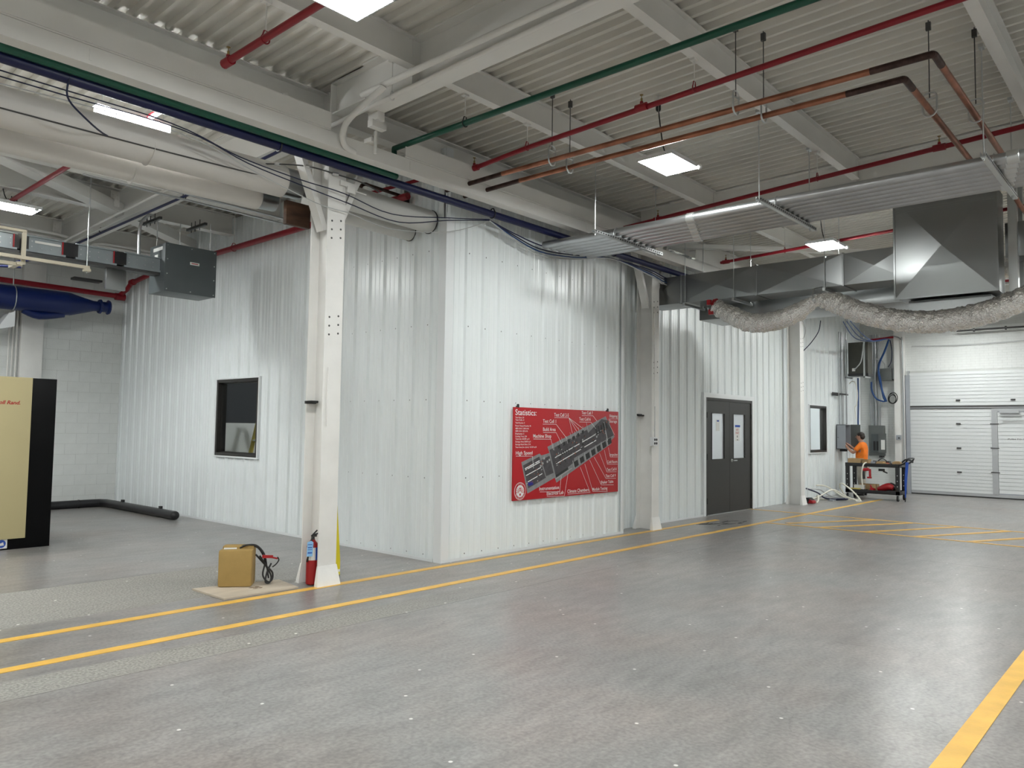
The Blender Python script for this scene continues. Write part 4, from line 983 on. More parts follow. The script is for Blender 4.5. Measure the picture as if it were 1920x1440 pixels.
bw = empty('busway', (3.4, 11.15, 3.8), 'galvanized electrical busway running into the dark grey box', 'busway')
segs = [(-1.0, 1.1), (1.15, 2.15), (2.2, 3.0), (3.10, 3.56), (3.68, 4.2), (4.3, 4.80)]
for (a, b_) in segs:
    q = MB(); q.box(a, b_, 11.08, 11.24, 3.80, 3.97); q.box(a, b_, 11.05, 11.27, 3.97, 3.985); q.box(a, b_, 11.05, 11.27, 3.775, 3.80); s_ = q.build('bus_section', BUS, bw)
    q = MB()
    for k in range(int((b_-a)/.11)):
        for z in (3.85, 3.92): q.lathe((a+.07+k*.11, 11.079, z-.01*(k % 2)), [(.009, 0), (.009, -.003)], 6, 'y')
    if q.f: q.build('rivet', ZINC, s_, kind='stuff')
for (a, b_) in ((1.1, 1.15), (2.15, 2.2), (3.0, 3.10), (3.56, 3.68), (4.2, 4.3)):
    q = MB(); q.box(a-.03, b_+.03, 11.06, 11.26, 3.79, 3.975); q.build('joint_cover', BLACKP, bw)
    q = MB(); q.box(a-.045, a-.03, 11.055, 11.07, 3.80, 3.97); q.build('red_edge', REDT, bw)
q = MB(); q.box(-1, 4.8, 11.07, 11.25, 3.74, 3.775); q.build('lower_rail', DSTEEL, bw)
q = MB(); q.box(3.2, 3.5, 11.07, 11.078, 3.9, 3.93); q.box(2.45, 2.62, 11.07, 11.078, 3.90, 3.95); q.build('label_plate', PAPER, bw)
hp = MB(); hp.box(4.12, 4.38, 11.18, 11.24, 3.46, 3.74); o = tag(hp.build('tap_off_box', GALV, bevel=.004), 'small galvanized tap box under the busway', 'electrical box')
cf = empty('support_frame', (3.0, 10.9, 3.6), 'cream steel support frame under the busway at the left edge', 'frame')
q = MB(); q.box(0, 3.80, 10.88, 10.92, 3.635, 3.675); q.build('long_rail', CREAM, cf)
q = MB(); q.box(0, 3.05, 10.98, 11.02, 3.56, 3.60); q.box(2.98, 3.04, 10.95, 11.3, 3.57, 3.61); q.build('lower_rail', CREAM, cf)
q = MB(); q.box(0, 3.06, 10.95, 10.99, 3.99, 4.02); q.build('top_rail', CREAM, cf)
q = MB(); q.box(3.03, 3.075, 10.96, 11.0, 3.58, 4.02); q.build('upright', CREAM, cf)
q = MB(); q.cyl((3.77, 10.9, 3.58), (3.77, 10.9, zd(11)), .007, 6); q.build('hanger_rod', ZINC, cf)
q = MB(); q.box(3.73, 3.81, 10.86, 10.94, 3.60, 3.635); q.build('nut_plate', CREAM, cf)
# blue compressor pipe
q = MB(); y_ = 15.5; q.tube([(-3, y_, 3.75), (5.0, y_, 3.79), (5.1, y_, 3.79), (5.35, y_, 3.80), (5.5, y_, 3.81), (5.62, y_, 3.815)], [.215, .215, .21, .14, .10, .09], 24)
bd = tag(MB.build(q, 'blue_main_pipe', BLUED), 'thick blue pipe with a flanged end near the block wall', 'pipe')
q = MB(); q.lathe((5.60, y_, 3.815), [(.13, 0), (.14, .03), (.10, .05), (.10, .14), (.14, .16), (.13, .19)], 16, 'x'); q.build('flange', BLUED, bd)
q = MB(); q.tube([(4.35, y_, 3.60), (4.6, y_, 3.52), (5.0, y_, 3.60)], .07, 12, sm=4); q.build('saddle', BLUED, bd)
q = MB(); pts = [(4.18, y_+math.cos(a)*.225, 3.785+math.sin(a)*.225) for a in [k*PI/8 for k in range(17)]]; q.tube(pts, .008, 6); q.cyl((4.18, y_, 4.0), (4.18, y_, zd(y_)), .01, 6); q.build('hanger', ZINC, bd)
q = MB(); q.prism([(3.95, 15.45, 3.20), (4.22, 15.45, 3.28), (4.22, 15.45, 3.55), (4.12, 15.45, 3.50)], (0, .3, 0)); tag(q.build('pipe_bracket', TRIMW), 'white triangular bracket under the thick blue pipe', 'bracket')
# back wall pilaster and conduits
q = MB(); q.box(4.50, 4.86, YF-.14, YF, 0, 4.95); bc = tag(q.build('wall_column', COLW, bevel=.004), 'white column against the block wall behind the tan cabinet', 'column')
q = MB()
for (x, z) in ((4.58, 2.36), (4.74, 2.35)): q.lathe((x, YF-.141, z), [(.016, 0), (.016, -.004)], 10, 'y')
q.build('bolt_holes', BLACK, bc, kind='stuff')
for k, x in enumerate((4.33, 4.39, 4.45)): pipe('wall_conduit', [(x, YF-.05, .0), (x, YF-.05, 4.1)], .016, STEEL, ('left', 'middle', 'right')[k]+' one of three white conduits on the block wall', 'conduit', group='white conduits on the block wall')
q = MB(); q.box(5.25, 5.75, 15.78, 15.98, 4.33, 4.37); tag(q.build('strut_bar', DSTEEL), 'short dark bar above the red main at the block wall', 'bracket')
pipe('blue_branch_pipe', [(0, 12.9, 3.86), (3.3, 12.9, 3.86), (3.5, 12.9, 3.95), (4.3, 12.9, 4.25)], .02, BLUEP, 'thin blue branch pipe behind the cream frame', sm=2)
# black pipe on the floor
q = MB(); q.tube([(3.2, 15.72, .075), (5.7, 15.80, .075), (5.88, 15.78, .075), (5.96, 15.65, .075), (5.97, 15.4, .075), (5.98, 12.85, .075)], .075, 16)
fp = tag(q.build('floor_pipe', BLACKP), 'black pipe lying on the floor along the corner of the walls', 'pipe')
q = MB(); q.lathe((5.98, 12.85, .075), [(.075, 0), (.07, -.03), (.04, -.06), (.0, -.068)], 16, 'y'); q.build('end_cap', BLACKP, fp)
q = MB(); q.box(5.96, 6.0, 13.35, 13.42, .145, .19); q.box(5.95, 5.99, 14.9, 14.98, .145, .19); q.build('lug', BLACK, fp)
q = MB()
for p in ((5.5, 15.795),): q.lathe((p[0], p[1], .075), [(.08, 0), (.08, .02)], 16, 'x')
q.build('joint_band', BLACK, fp)

# ---------------------------------------------------------------- ceiling lamps
def lamp(x, y, z, lab, cord=True):
    o = empty('ceiling_lamp', (x, y, z), lab, 'lamp', 'flat LED ceiling lamps')
    w_, d_ = .31, .215
    q = MB(); q.box(x-w_, x+w_, y-d_, y+d_, z+.004, z+.035); q.box(x-w_, x-w_+.012, y-d_, y+d_, z-.004, z+.01); q.box(x+w_-.012, x+w_, y-d_, y+d_, z-.004, z+.01); q.box(x-w_, x+w_, y-d_, y-d_+.012, z-.004, z+.01); q.box(x-w_, x+w_, y+d_-.012, y+d_, z-.004, z+.01)
    q.box(x-.16, x+.16, y-.07, y+.07, z+.035, z+.08)
    for k in range(5): q.box(x-w_+.03+k*.12, x-w_+.09+k*.12, y+d_, y+d_+.012, z+.01, z+.03)
    q.build('housing', FOAML, o)
    q = MB(); q.box(x-w_+.013, x+w_-.013, y-d_+.013, y+d_-.013, z-.001, z+.003); q.build('diffuser', EMIT, o)
    for sx in (-1, 1):
        q = MB(); q.tube([(x+sx*.28, y-.18, z+.035), (x+sx*.22, y, z+.25), (x+sx*.28, y+.18, z+.035)], .002, 4); q.tube([(x+sx*.22, y, z+.25), (x+sx*.22, y, zd(y))], .002, 4); q.build('wire', ZINC, o)
    q = MB(); q.tube([(x-.05, y, z+.08), (x-.10, y+.02, z+.22), (x-.12, y+.06, zd(y)-.12)], .007, 6, sm=4); q.lathe((x-.12, y+.06, zd(y)-.14), [(.02, 0), (.028, .015), (.028, .085), (.02, .10)], 12); q.build('cord', BLACK, o)
    q = MB(); q.lathe((x-.12, y+.06, zd(y)-.04), [(.05, 0), (.05, .05)], 4); q.build('ceiling_box', STEEL, o)
    q = MB(); q.lathe((x+w_-.08, y-d_-.03, z-.03), [(.012, -.012), (.028, 0), (.028, .03), (.02, .04)], 12); q.build('sensor', FOAML, o)
    return o
L0 = lamp(7.26, 4.21, 4.5, 'flat LED ceiling lamp at centre, beneath the copper pipes')
def lampc(x, y, z, lab): return copy_tree(L0, None, Vector((x, y, z+(zd(y)-zd(4.21))*0)), lab)
lampc(2.93, 4.2, 4.5, 'flat LED ceiling lamp at the top edge, beside the red pipe')
lampc(12.0, 4.2, 4.5, 'flat LED ceiling lamp above the long galvanized duct')
lampc(3.14, 11.9, 4.5, 'flat LED ceiling lamp at the left edge, above the busway')
lampc(16.9, 4.4, 4.5, 'flat LED ceiling lamp hidden behind the plenum')
lampc(21.2, 4.3, 4.5, 'flat LED ceiling lamp near the overhead door')
for x in (-1.7, 2.95, 7.3, 12.0, 16.9, 21.2):
    for y in (-.6, -5.2): lampc(x, y, 4.5, 'flat LED ceiling lamp out of view to the right')
for (x, y) in ((-1.7, 4.2), (-5.8, 4.2), (-1.7, 11.9), (-1.7, 8.6), (.6, 9.6), (.6, 13.8), (-5.8, -.6)): lampc(x, y, 4.5, 'flat LED ceiling lamp out of view, added to light the hall')  # unseen lamps; the extra left bay ones are added to brighten the ribbed wall
for (x, y) in ((14.2, 8.6), (15.6, 8.6), (19.4, 8.7), (9.5, 11.5)): lampc(x, y, 4.4 if x > 13 else 4.4, 'unseen flat LED ceiling lamp inside the rooms behind the partition')  # unseen room lamps, those near the double door added to brighten its panes
o = empty('strip_lamp', (2.99, 7.62, 4.5), 'long strip lamp above the insulated pipes at left', 'lamp')
q = MB(); q.box(2.64, 3.34, 7.56, 7.68, 4.575, 4.61); q.build('housing', FOAML, o)
q = MB(); q.tube([(2.65, 7.62, 4.54), (3.33, 7.62, 4.54)], .055, 14); q.build('diffuser', EMITS, o)
for x in (2.7, 3.28):
    q = MB(); q.cyl((x, 7.62, 4.61), (x, 7.62, zd(7.6)), .003, 5); q.build('wire', ZINC, o)
o2 = copy_tree(o, None, Vector((.2, 7.62, 4.5)), 'strip lamp out of view at left')

# ---------------------------------------------------------------- slack cables by the crane rail
random.seed(9)
def cable(pts, r, M, lab, name='cable', grp=None): return pipe(name, pts, r, M, lab, 'cable', 5, 5, grp)
cable([(-1, 6.62, 4.24), (1.7, 6.62, 4.23), (2.9, 6.60, 4.22), (3.6, 6.7, 4.14), (4.2, 6.62, 4.06), (4.7, 6.55, 4.02), (5.4, 6.62, 3.97), (6.3, 6.66, 4.13), (6.9, 6.55, 4.22)], .006, CABLED, 'upper dark slack cable in front of the near column')
cable([(-1, 6.66, 4.20), (1.7, 6.66, 4.20), (3.0, 6.62, 4.20), (3.7, 6.7, 4.10), (4.3, 6.62, 4.0), (4.75, 6.55, 3.93), (5.5, 6.62, 3.90), (6.3, 6.66, 4.10), (6.9, 6.55, 4.21)], .006, CABLED, 'second dark slack cable in front of the near column')
cable([(1.6, 6.7, 4.16), (3.0, 6.66, 4.18), (3.8, 6.7, 4.03), (4.4, 6.6, 3.86), (4.8, 6.56, 3.83), (5.4, 6.62, 3.80), (6.3, 6.64, 3.96), (6.9, 6.55, 4.2)], .005, CABLEG, 'lowest grey slack cable in front of the near column')
cable([(1.2, 6.9, 4.04), (2.8, 6.9, 4.06), (3.9, 6.9, 4.09), (4.5, 6.95, 4.15)], .008, DSTEEL, 'thin dark line crossing before the insulated pipes')
for k, (dz, dy, M_) in enumerate(((.0, 0, BLUEP), (-.03, .05, CABLED), (-.06, .02, CABLEB), (-.09, .06, CABLEG))):
    cable([(6.9, 6.55, 4.21), (7.4, 6.6, 4.16+dz*.8), (8.0, 6.62+dy*.5, 4.11+dz*1.4), (8.7, 6.6, 4.13+dz), (9.6, 6.55, 4.2), (10.6, 6.5, 4.19+dz), (11.3, 6.56, 4.16+dz*1.3), (12.4, 6.56, 4.18+dz)], .009, M_,
          ('uppermost', 'second', 'third', 'lowest')[k]+' slack cable hanging under the blue pipe by the sign wall')
cable([(2.05, 6.46, 4.30), (2.05, 6.5, 4.14), (2.2, 6.6, 4.06), (2.5, 6.9, 4.06), (2.8, 7.2, 4.2)], .008, CABLED, 'black looped cable dropping from the blue pipe at upper left')
wr = cable([(3.9, 7.0, 4.22), (4.3, 6.7, 4.24), (4.62, 6.56, 4.20), (4.9, 6.5, 4.17), (5.1, 6.48, 4.12)], .008, DSTEEL, 'dark wire rope with clamps across the column top')
q = MB()
for (x, y, z) in ((4.1, 6.85, 4.235), (4.35, 6.68, 4.24), (4.6, 6.57, 4.205)): q.tube([(x-.03, y+.01, z), (x+.03, y-.01, z)], .018, 6)
q.build('rope_clamp', ZINC, wr)

# ---------------------------------------------------------------- tan machine cabinet
tc_ = empty('compressor_cabinet', (2.5, 11.8, 0), 'tall tan and black machine cabinet at the left edge', 'cabinet')
q = MB(); q.box(.9, 3.575, 11.19, 12.6, .0, 2.17); q.build('body', BLKE, tc_, bevel=.006)
q = MB(); q.box(2.1, 3.285, 11.165, 11.19, .135, 2.172); q.build('door_panel', TAN, tc_, bevel=.004)
q = MB(); q.box(.9, 2.09, 11.165, 11.19, .135, 2.172); q.build('door_panel', TAN, tc_, bevel=.004)
q = MB(); textmb(q, 'Ingersoll Rand.', (2.76, 11.1635, 1.825), .395, (1, 0, 0), (0, 0, 1), .046, shear=.25, bold=.022); q.build('lettering', RED, tc_)
q = MB(); q.box(2.96, 3.095, 11.185, 11.1895, .02, .14); lb = q.build('sticker', PAPER, tc_)
q = MB(); q.lathe((3.03, 11.184, .08), [(.05, 0), (.05, -.0012)], 20, 'y'); q.build('sticker_disc', BLUEL, lb)
q = MB(); q.prism([(3.005, 11.181, .055), (3.06, 11.181, .06), (3.05, 11.181, .10), (3.015, 11.181, .085)], (0, .001, 0)); q.build('sticker_mark', PAPER, lb)

# ---------------------------------------------------------------- plywood, carton, extinguisher, guard
q = MB(); q.prism([(3.596, 7.298, .002), (3.596, 6.679, .002), (4.36, 6.655, .002), (4.43, 7.12, .002)], (0, 0, .016))
py = tag(q.build('plywood_sheet', PLY), 'thin plywood sheet on the floor under the brown carton', 'board')
q = MB()
random.seed(5)
for k in range(7):
    a = random.uniform(0, 6); c = Vector((3.96+random.uniform(-.09, .12), 6.915+random.uniform(-.04, .03), .0182)); P_ = [c+Vector((math.cos(a+t)*random.uniform(.01, .04), math.sin(a+t)*random.uniform(.006, .02), 0)) for t in [j*PI/4 for j in range(8)]]
    q.prism(P_, (0, 0, .0006))
q.build('glue_stain', GLUE, py)
q = MB(); q.box(3.795, 4.40, 6.6545, 6.6575, .003, .0175) if False else None
R = Matrix.Rotation(math.radians(-41), 3, 'Z')
bxo = empty('charger_box', (3.92, 7.05, .018), 'brown box-shaped charger standing on the plywood sheet', 'box')
q = MB(); cc = (3.945, 7.115, .2); q.box(3.945-.158, 3.945+.158, 7.115-.06, 7.115+.07, .02, .375, Matrix.Rotation(math.radians(-40), 3, 'Z'), cc); q.build('front_case', CARD, bxo, bevel=.018)
q = MB(); cc2 = (4.02, 7.2, .2); q.box(4.02-.15, 4.02+.15, 7.2-.05, 7.2+.08, .02, .40, Matrix.Rotation(math.radians(-40), 3, 'Z'), cc2); q.build('rear_case', CARD, bxo, bevel=.014)
q = MB(); q.box(3.86, 3.98, 7.15, 7.24, .377, .384, Matrix.Rotation(math.radians(-30), 3, 'Z'), (3.92, 7.19, .38)); q.build('paper_tag', PAPER, bxo)
q = MB(); q.tube([(4.0, 7.15, .38), (4.05, 7.10, .41), (4.13, 7.06, .40), (4.18, 7.0, .32), (4.20, 6.98, .2), (4.22, 6.97, .08)], .008, 8, sm=6)
q.tube([(4.0, 7.18, .385), (4.08, 7.12, .405), (4.15, 7.05, .37), (4.19, 7.0, .25), (4.16, 6.98, .12), (4.20, 6.96, .05), (4.25, 6.96, .06), (4.26, 6.97, .13), (4.2, 6.99, .2), (4.12, 7.0, .29), (4.10, 7.02, .32)], .009, 8, sm=6)
q.tube([(4.12, 6.98, .31), (4.19, 6.97, .20), (4.24, 6.96, .10), (4.22, 6.95, .04), (4.18, 6.96, .05), (4.20, 6.97, .14), (4.25, 6.98, .22)], .009, 8, sm=6)
q.tube([(4.27, 6.90, .29), (4.285, 6.90, .26), (4.27, 6.92, .22), (4.24, 6.94, .19)], .006, 8, sm=6)
q.build('cable_loops', BLACK, bxo)
q = MB(); q.box(4.13, 4.24, 6.93, 6.955, .285, .315, Matrix.Rotation(.12, 3, 'Y'), (4.18, 6.94, .3)); q.tube([(4.235, 6.94, .285), (4.29, 6.93, .27)], .010, 6); q.build('red_clamp', REDT, bxo, bevel=.004)

ex_ = empty('fire_extinguisher', (4.535, 6.74, 0), 'red fire extinguisher with blue tag at the foot of the near column', 'fire extinguisher')
ex0, ey0 = 4.555, 6.72
q = MB(); q.lathe((ex0, ey0, .01), [(.052, 0), (.06, .008), (.06, .37), (.052, .405), (.03, .43), (.022, .445)], 24); q.build('cylinder', REDEX, ex_)
q = MB(); q.lathe((ex0, ey0, .445), [(.02, 0), (.018, .035), (.012, .04)], 12); q.box(ex0-.012, ex0+.04, ey0-.012, ey0+.012, .48, .50); q.build('valve', DSTEEL, ex_)
q = MB(); q.tube([(ex0-.01, ey0, .50), (ex0+.04, ey0-.03, .515)], .009, 6); q.tube([(ex0-.02, ey0, .49), (ex0+.03, ey0-.03, .55)], .008, 6); q.build('handle', BLACK, ex_)
q = MB(); q.tube([(ex0-.01, ey0-.02, .48), (ex0-.045, ey0-.045, .46), (ex0-.06, ey0-.045, .40), (ex0-.064, ey0-.02, .30), (ex0-.068, ey0-.01, .24)], .009, 8, sm=4); q.build('hose', BLACK, ex_)
q = MB()
for k in range(7):
    a0, a1 = math.radians(165+k*20), math.radians(185+k*20); C = Vector((ex0, ey0, .255)); r_ = .0608
    q.v += [C+Vector((math.cos(a0)*r_, math.sin(a0)*r_, 0)), C+Vector((math.cos(a1)*r_, math.sin(a1)*r_, 0)), C+Vector((math.cos(a1)*r_, math.sin(a1)*r_, .125)), C+Vector((math.cos(a0)*r_, math.sin(a0)*r_, .125))]
    i = len(q.v)-4; q.cur = 1 if k >= 5 else 0; q.face((i, i+1, i+2, i+3))
q.build('label', [PAPER, BLUEL], ex_)
q = MB(); q.prism([(4.455, 6.672, .30), (4.505, 6.645, .30), (4.512, 6.645, .44), (4.49, 6.655, .455), (4.46, 6.672, .44)], (.0015, .0015, 0)); tg = q.build('tag', TAGB, ex_)
q = MB()
for (z, h) in ((.415, .006), (.385, .008), (.365, .004), (.33, .012)): q.prism([(4.463, 6.6665, z), (4.50, 6.6465, z), (4.50, 6.6465, z+h), (4.463, 6.6665, z+h)], (-.0006, -.0008, 0))
q.build('tag_print', BLUEL, tg)
q = MB(); q.prism([(4.815, 6.68, .06), (4.868, 6.68, .06), (4.868, 6.68, .22), (4.795, 6.68, 1.0), (4.775, 6.68, 1.0)], (0, .02, 0)); yg = tag(q.build('yellow_stick', YELG), 'yellow stick leaning behind the foot of the near column', 'stick')
q = MB(); q.tube([(4.855, 6.69, .07), (4.865, 6.69, .0)], .014, 8); q.build('black_tip', BLACK, yg)
q = MB(); q.box(4.83, 4.865, 6.676, 6.68, .10, .125); q.build('sticker', PAPER, yg)

# ---------------------------------------------------------------- electrical equipment far right
tr = empty('transformer', (21.6, 6.7, 3.1), 'dark olive transformer box mounted high on the far wall', 'transformer')
q = MB(); q.box(21.3, 21.66, 6.40, 6.90, 3.18, 4.03); q.build('case', OLIVE, tr, bevel=.006)
q = MB(); q.box(21.29, 21.67, 6.39, 6.91, 3.13, 3.20); q.build('base_vent', BLACKP, tr)
q = MB(); q.box(21.25, 21.29, 6.46, 6.5, 3.08, 4.08); q.box(21.25, 21.29, 6.93, 6.96, 3.08, 4.08); q.box(21.25, 21.7, 6.45, 6.5, 3.08, 3.12); q.box(21.25, 21.7, 6.92, 6.97, 3.08, 3.12); q.build('strut_frame', ZINC, tr)
q = MB(); q.box(21.29, 21.298, 6.72, 6.80, 3.26, 3.34); q.build('cover_plate', PAPER, tr)
q = MB(); q.tube([(21.29, 6.74, 3.30), (21.24, 6.66, 3.36), (21.24, 6.56, 3.50), (21.26, 6.52, 3.75), (21.4, 6.52, 4.3)], .014, 8, sm=5); q.build('flex_conduit', CABLEG, tr)
pb = empty('wall_cabinet', (21.1, 6.97, 1.2), 'open light grey cabinet on the far ribbed wall before the worker', 'electrical box')
q = MB(); x0, x1, y0, y1, z0, z1 = 20.9, 21.3, 6.86, 7.09, 1.19, 1.84
q.box(x0, x0+.012, y0, y1, z0, z1); q.box(x1-.012, x1, y0, y1, z0, z1); q.box(x0, x1, y0, y1, z1-.012, z1); q.box(x0, x1, y0, y1, z0, z0+.012); q.box(x0, x1, y1-.01, y1, z0, z1); q.build('body', GREYL, pb)
q = MB(); q.box(x1-.01, x1+.008, y0-.25, y0-.005, z0, z1); dd = q.build('door', GREYM, pb)
q = MB(); q.box(x0+.05, x1-.05, y1-.04, y1-.012, z0+.08, z1-.08); q.build('breaker_plate', DSTEEL, pb)
q = MB(); q.lathe((x0-.001, y1-.04, 1.5), [(.012, 0), (.012, -.01)], 8, 'x'); q.build('latch', DSTEEL, pb)
q = MB(); q.box(x0+.1, x0+.2, y0+.02, y1-.05, z0-.06, z0); q.build('bottom_fitting', BLACK, pb)
for k, (x, y) in enumerate(((20.95, 7.02), (21.05, 6.99), (21.16, 7.0), (21.28, 6.95))):
    pipe('riser_conduit', [(x, y, 1.84), (x, y, 4.3)], .018, GALVR, ('first', 'second', 'third', 'fourth')[k]+' thin vertical conduit above the open grey cabinet, from left', 'conduit', group='conduits above the open cabinet')
q = MB(); q.box(20.8, 21.4, 6.94, 6.97, 2.62, 2.66); q.box(20.6, 20.98, 7.06, 7.09, 2.60, 2.68); tag(q.build('conduit_strut', DSTEEL), 'dark strut bar holding the conduits right of the far window', 'bracket')
pn = empty('breaker_panel', (22.9, 6.66, 1.0), 'dark grey breaker panel with an open door on the brick wall', 'electrical box')
q = MB(); q.box(22.84, 22.99, 6.47, 6.87, 1.0, 1.84); q.build('body', GREYM, pn, bevel=.004)
q = MB(); q.box(22.815, 22.84, 6.49, 6.79, 1.10, 1.60); q.build('dead_front', GREYB, pn)
q = MB(); q.box(22.812, 22.815, 6.60, 6.66, 1.14, 1.40); q.box(22.812, 22.815, 6.68, 6.74, 1.14, 1.40); q.build('breakers', BLACK, pn)
q = MB(); q.box(22.79, 22.81, 6.40, 6.60, 1.08, 1.62); d2 = q.build('door', GREYM, pn)
q = MB(); q.box(22.786, 22.79, 6.43, 6.53, 1.17, 1.44); q.build('schedule_card', PAPER, d2)
q = MB(); q.box(22.84, 22.98, 6.50, 6.60, .95, 1.0); q.build('bottom_fitting', BLACK, pn)
for k, (y, r) in enumerate(((6.84, .014), (6.80, .014), (6.76, .014), (6.69, .035), (6.62, .014), (6.58, .014))):
    pipe('panel_conduit', [(22.93, y, 1.84), (22.93, y, 4.4)], r, GALVR, ('first', 'second', 'third', 'thick fourth', 'fifth', 'sixth')[k]+' vertical conduit above the breaker panel, from left', 'conduit', group='conduits above the breaker panel')
ds = empty('disconnect_switch', (22.8, 6.36, 3.1), 'grey switch box high on the brick wall, right of the transformer', 'electrical box')
q = MB(); q.box(22.75, 22.98, 6.22, 6.53, 3.09, 3.42); q.build('body', GREYM, ds, bevel=.005)
q = MB(); q.box(22.76, 22.9, 6.16, 6.20, 3.12, 3.42); q.build('lever_arm', ZINC, ds)
q = MB(); q.tube([(22.85, 6.42, 3.42), (22.85, 6.42, 3.55), (22.8, 6.5, 3.66), (22.7, 6.62, 3.70)], .018, 8, sm=4); q.build('flex_conduit', CABLEG, ds)
cable([(22.7, 6.26, 4.22), (22.7, 6.37, 3.9), (22.7, 6.5, 3.6), (22.7, 6.55, 3.3), (22.7, 6.5, 3.0), (22.7, 6.42, 2.6), (22.7, 6.34, 2.5)], .022, CABLEB, 'thick blue cable bundle hanging beside the grey switch box')
cable([(22.65, 6.72, 3.05), (22.65, 6.71, 2.8), (22.65, 6.6, 2.58), (22.65, 6.42, 2.50), (22.65, 6.34, 2.52)], .022, CABLEB, 'blue cable loop under the transformer')
cable([(22.74, 6.28, 4.22), (22.74, 6.42, 3.85), (22.74, 6.56, 3.5), (22.74, 6.50, 3.1), (22.74, 6.46, 2.8), (22.74, 6.36, 2.52)], .018, CABLEB, 'second strand of the blue cable bundle beside the grey switch box')
cable([(22.72, 6.24, 4.2), (22.72, 6.2, 3.9), (22.72, 6.22, 3.6), (22.72, 6.3, 3.45)], .012, CABLED, 'thin blue cable behind the grey switch box')
for k in range(3):
    q = MB(); c_ = Vector((22.78-.02*k, 6.20+.02*(k % 2), 2.60-.02*k)); rr = .15-.015*k
    q.tube([c_+Vector((0, math.cos(a)*rr*.75, math.sin(a)*rr)) for a in [j*PI/10 for j in range(21)]], .010, 6)
    tag(q.build('coiled_cable', BLACK), ('outer', 'middle', 'inner')[k]+' loop of black cable hung at the pilaster', 'cable')
cable([(21.64, 6.76, 3.1), (21.64, 6.76, 2.4), (21.6, 6.76, 1.9), (21.58, 6.74, 1.6)], .02, CABLEB, 'blue cable hanging down behind the worker')
cable([(21.62, 6.98, 2.95), (21.58, 6.92, 3.0), (21.58, 6.82, 2.98), (21.58, 6.76, 2.7), (21.58, 6.78, 2.4), (21.58, 6.83, 2.3), (21.58, 6.80, 2.0)], .012, CABLEW, 'cream cable looping beside the blue cable')
cable([(17.1, 6.55, 4.2), (17.5, 6.6, 3.95), (17.6, 6.72, 3.7), (17.55, 6.8, 3.45)], .008, CABLEG, 'thin grey cable behind the third column')
cable([(17.9, 6.4, 4.2), (17.9, 6.45, 3.95), (17.85, 6.6, 3.7), (17.75, 6.75, 3.5)], .010, CABLED, 'thin dark cable behind the third column')
for k in range(3): cable([(18.4, 5.9+.08*k, 4.2), (19.6, 6.0+.1*k, 4.02-.03*k), (20.8, 6.1+.06*k, 3.98), (22.2, 6.15+.04*k, 4.18)], .012, CABLEB, ('near', 'middle', 'far')[k]+' blue cable sagging above the transformer')
q = MB(); q.tube([(22.6, 6.72, 4.22), (22.6, 6.12, 4.26)], .028, 8); tag(q.build('red_pipe_end', REDP), 'short red pipe above the grey switch box', 'pipe')

# ---------------------------------------------------------------- cart
ct = empty('tool_cart', (20.2, 5.9, 0), 'black plastic two-shelf cart carrying tools, before the overhead door', 'cart')
x0, x1, y0, y1 = 19.9, 20.5, 5.30, 6.55
q = MB(); q.box(x0, x1, y0, y1, .80, .815); q.box(x0, x0+.02, y0, y1, .80, .885); q.box(x1-.02, x1, y0, y1, .80, .885); q.box(x0, x1, y0, y0+.02, .80, .885); q.box(x0, x1, y1-.02, y1, .80, .885); q.build('top_shelf', BLACKP, ct, bevel=.004)
q = MB(); q.box(x0, x1, y0, y1, .15, .165); q.box(x0, x0+.02, y0, y1, .15, .235); q.box(x1-.02, x1, y0, y1, .15, .235); q.box(x0, x1, y0, y0+.02, .15, .235); q.box(x0, x1, y1-.02, y1, .15, .235); q.build('bottom_shelf', BLACKP, ct, bevel=.004)
for (x, y) in ((x0+.035, y0+.05), (x0+.035, y1-.05), (x1-.035, y0+.05), (x1-.035, y1-.05)):
    q = MB(); q.box(x-.035, x+.035, y-.045, y+.045, .15, .82); lg = q.build('leg', BLACKP, ct, bevel=.005)
    q = MB()
    for z in (.35, .48, .61): q.lathe((x-.0355, y, z), [(.010, 0), (.010, -.001)], 8, 'x')
    q.build('leg_holes', PAPER, lg, kind='stuff')
    q = MB(); q.lathe((x, y-.024, .068), [(.02, 0), (.068, .004), (.068, .044), (.02, .048)], 16, 'y'); cs = q.build('caster', BLACK, ct)
    q = MB(); q.box(x-.03, x+.03, y-.03, y-.024, .05, .15); q.box(x-.03, x+.03, y+.024, y+.03, .05, .15); q.build('fork', ZINC, cs)
q = MB(); q.tube([(x0+.06, y0, .86), (x0+.06, y0-.12, .93), (x0+.06, y0-.18, 1.02), (x1-.06, y0-.18, 1.02), (x1-.06, y0-.12, .93), (x1-.06, y0, .86)], .02, 8, sm=3); q.build('push_handle', BLACKP, ct)
def small(name, M, lab, cat, fn, bevel=.003, group=None):
    q = MB(); fn(q); return tag(q.build(name, M, bevel=bevel), lab, cat, group)
small('carton', CARDL, 'left one of two open cartons on the cart top', 'box', lambda q: (q.box(19.95, 20.2, 6.2, 6.50, .818, .822), q.box(19.95, 19.955, 6.2, 6.5, .82, .99), q.box(20.195, 20.2, 6.2, 6.5, .82, .99), q.box(19.95, 20.2, 6.2, 6.205, .82, .99), q.box(19.95, 20.2, 6.495, 6.5, .82, .99)), 0)
small('carton', CARDL, 'right one of two open cartons on the cart top', 'box', lambda q: (q.box(19.95, 20.2, 6.02, 6.17, .818, .822), q.box(19.95, 19.955, 6.02, 6.17, .82, .97), q.box(20.195, 20.2, 6.02, 6.17, .82, .97), q.box(19.95, 20.2, 6.02, 6.025, .82, .97), q.box(19.95, 20.2, 6.165, 6.17, .82, .97), q.box(19.92, 19.95, 6.02, 6.17, .97, .975)), 0)
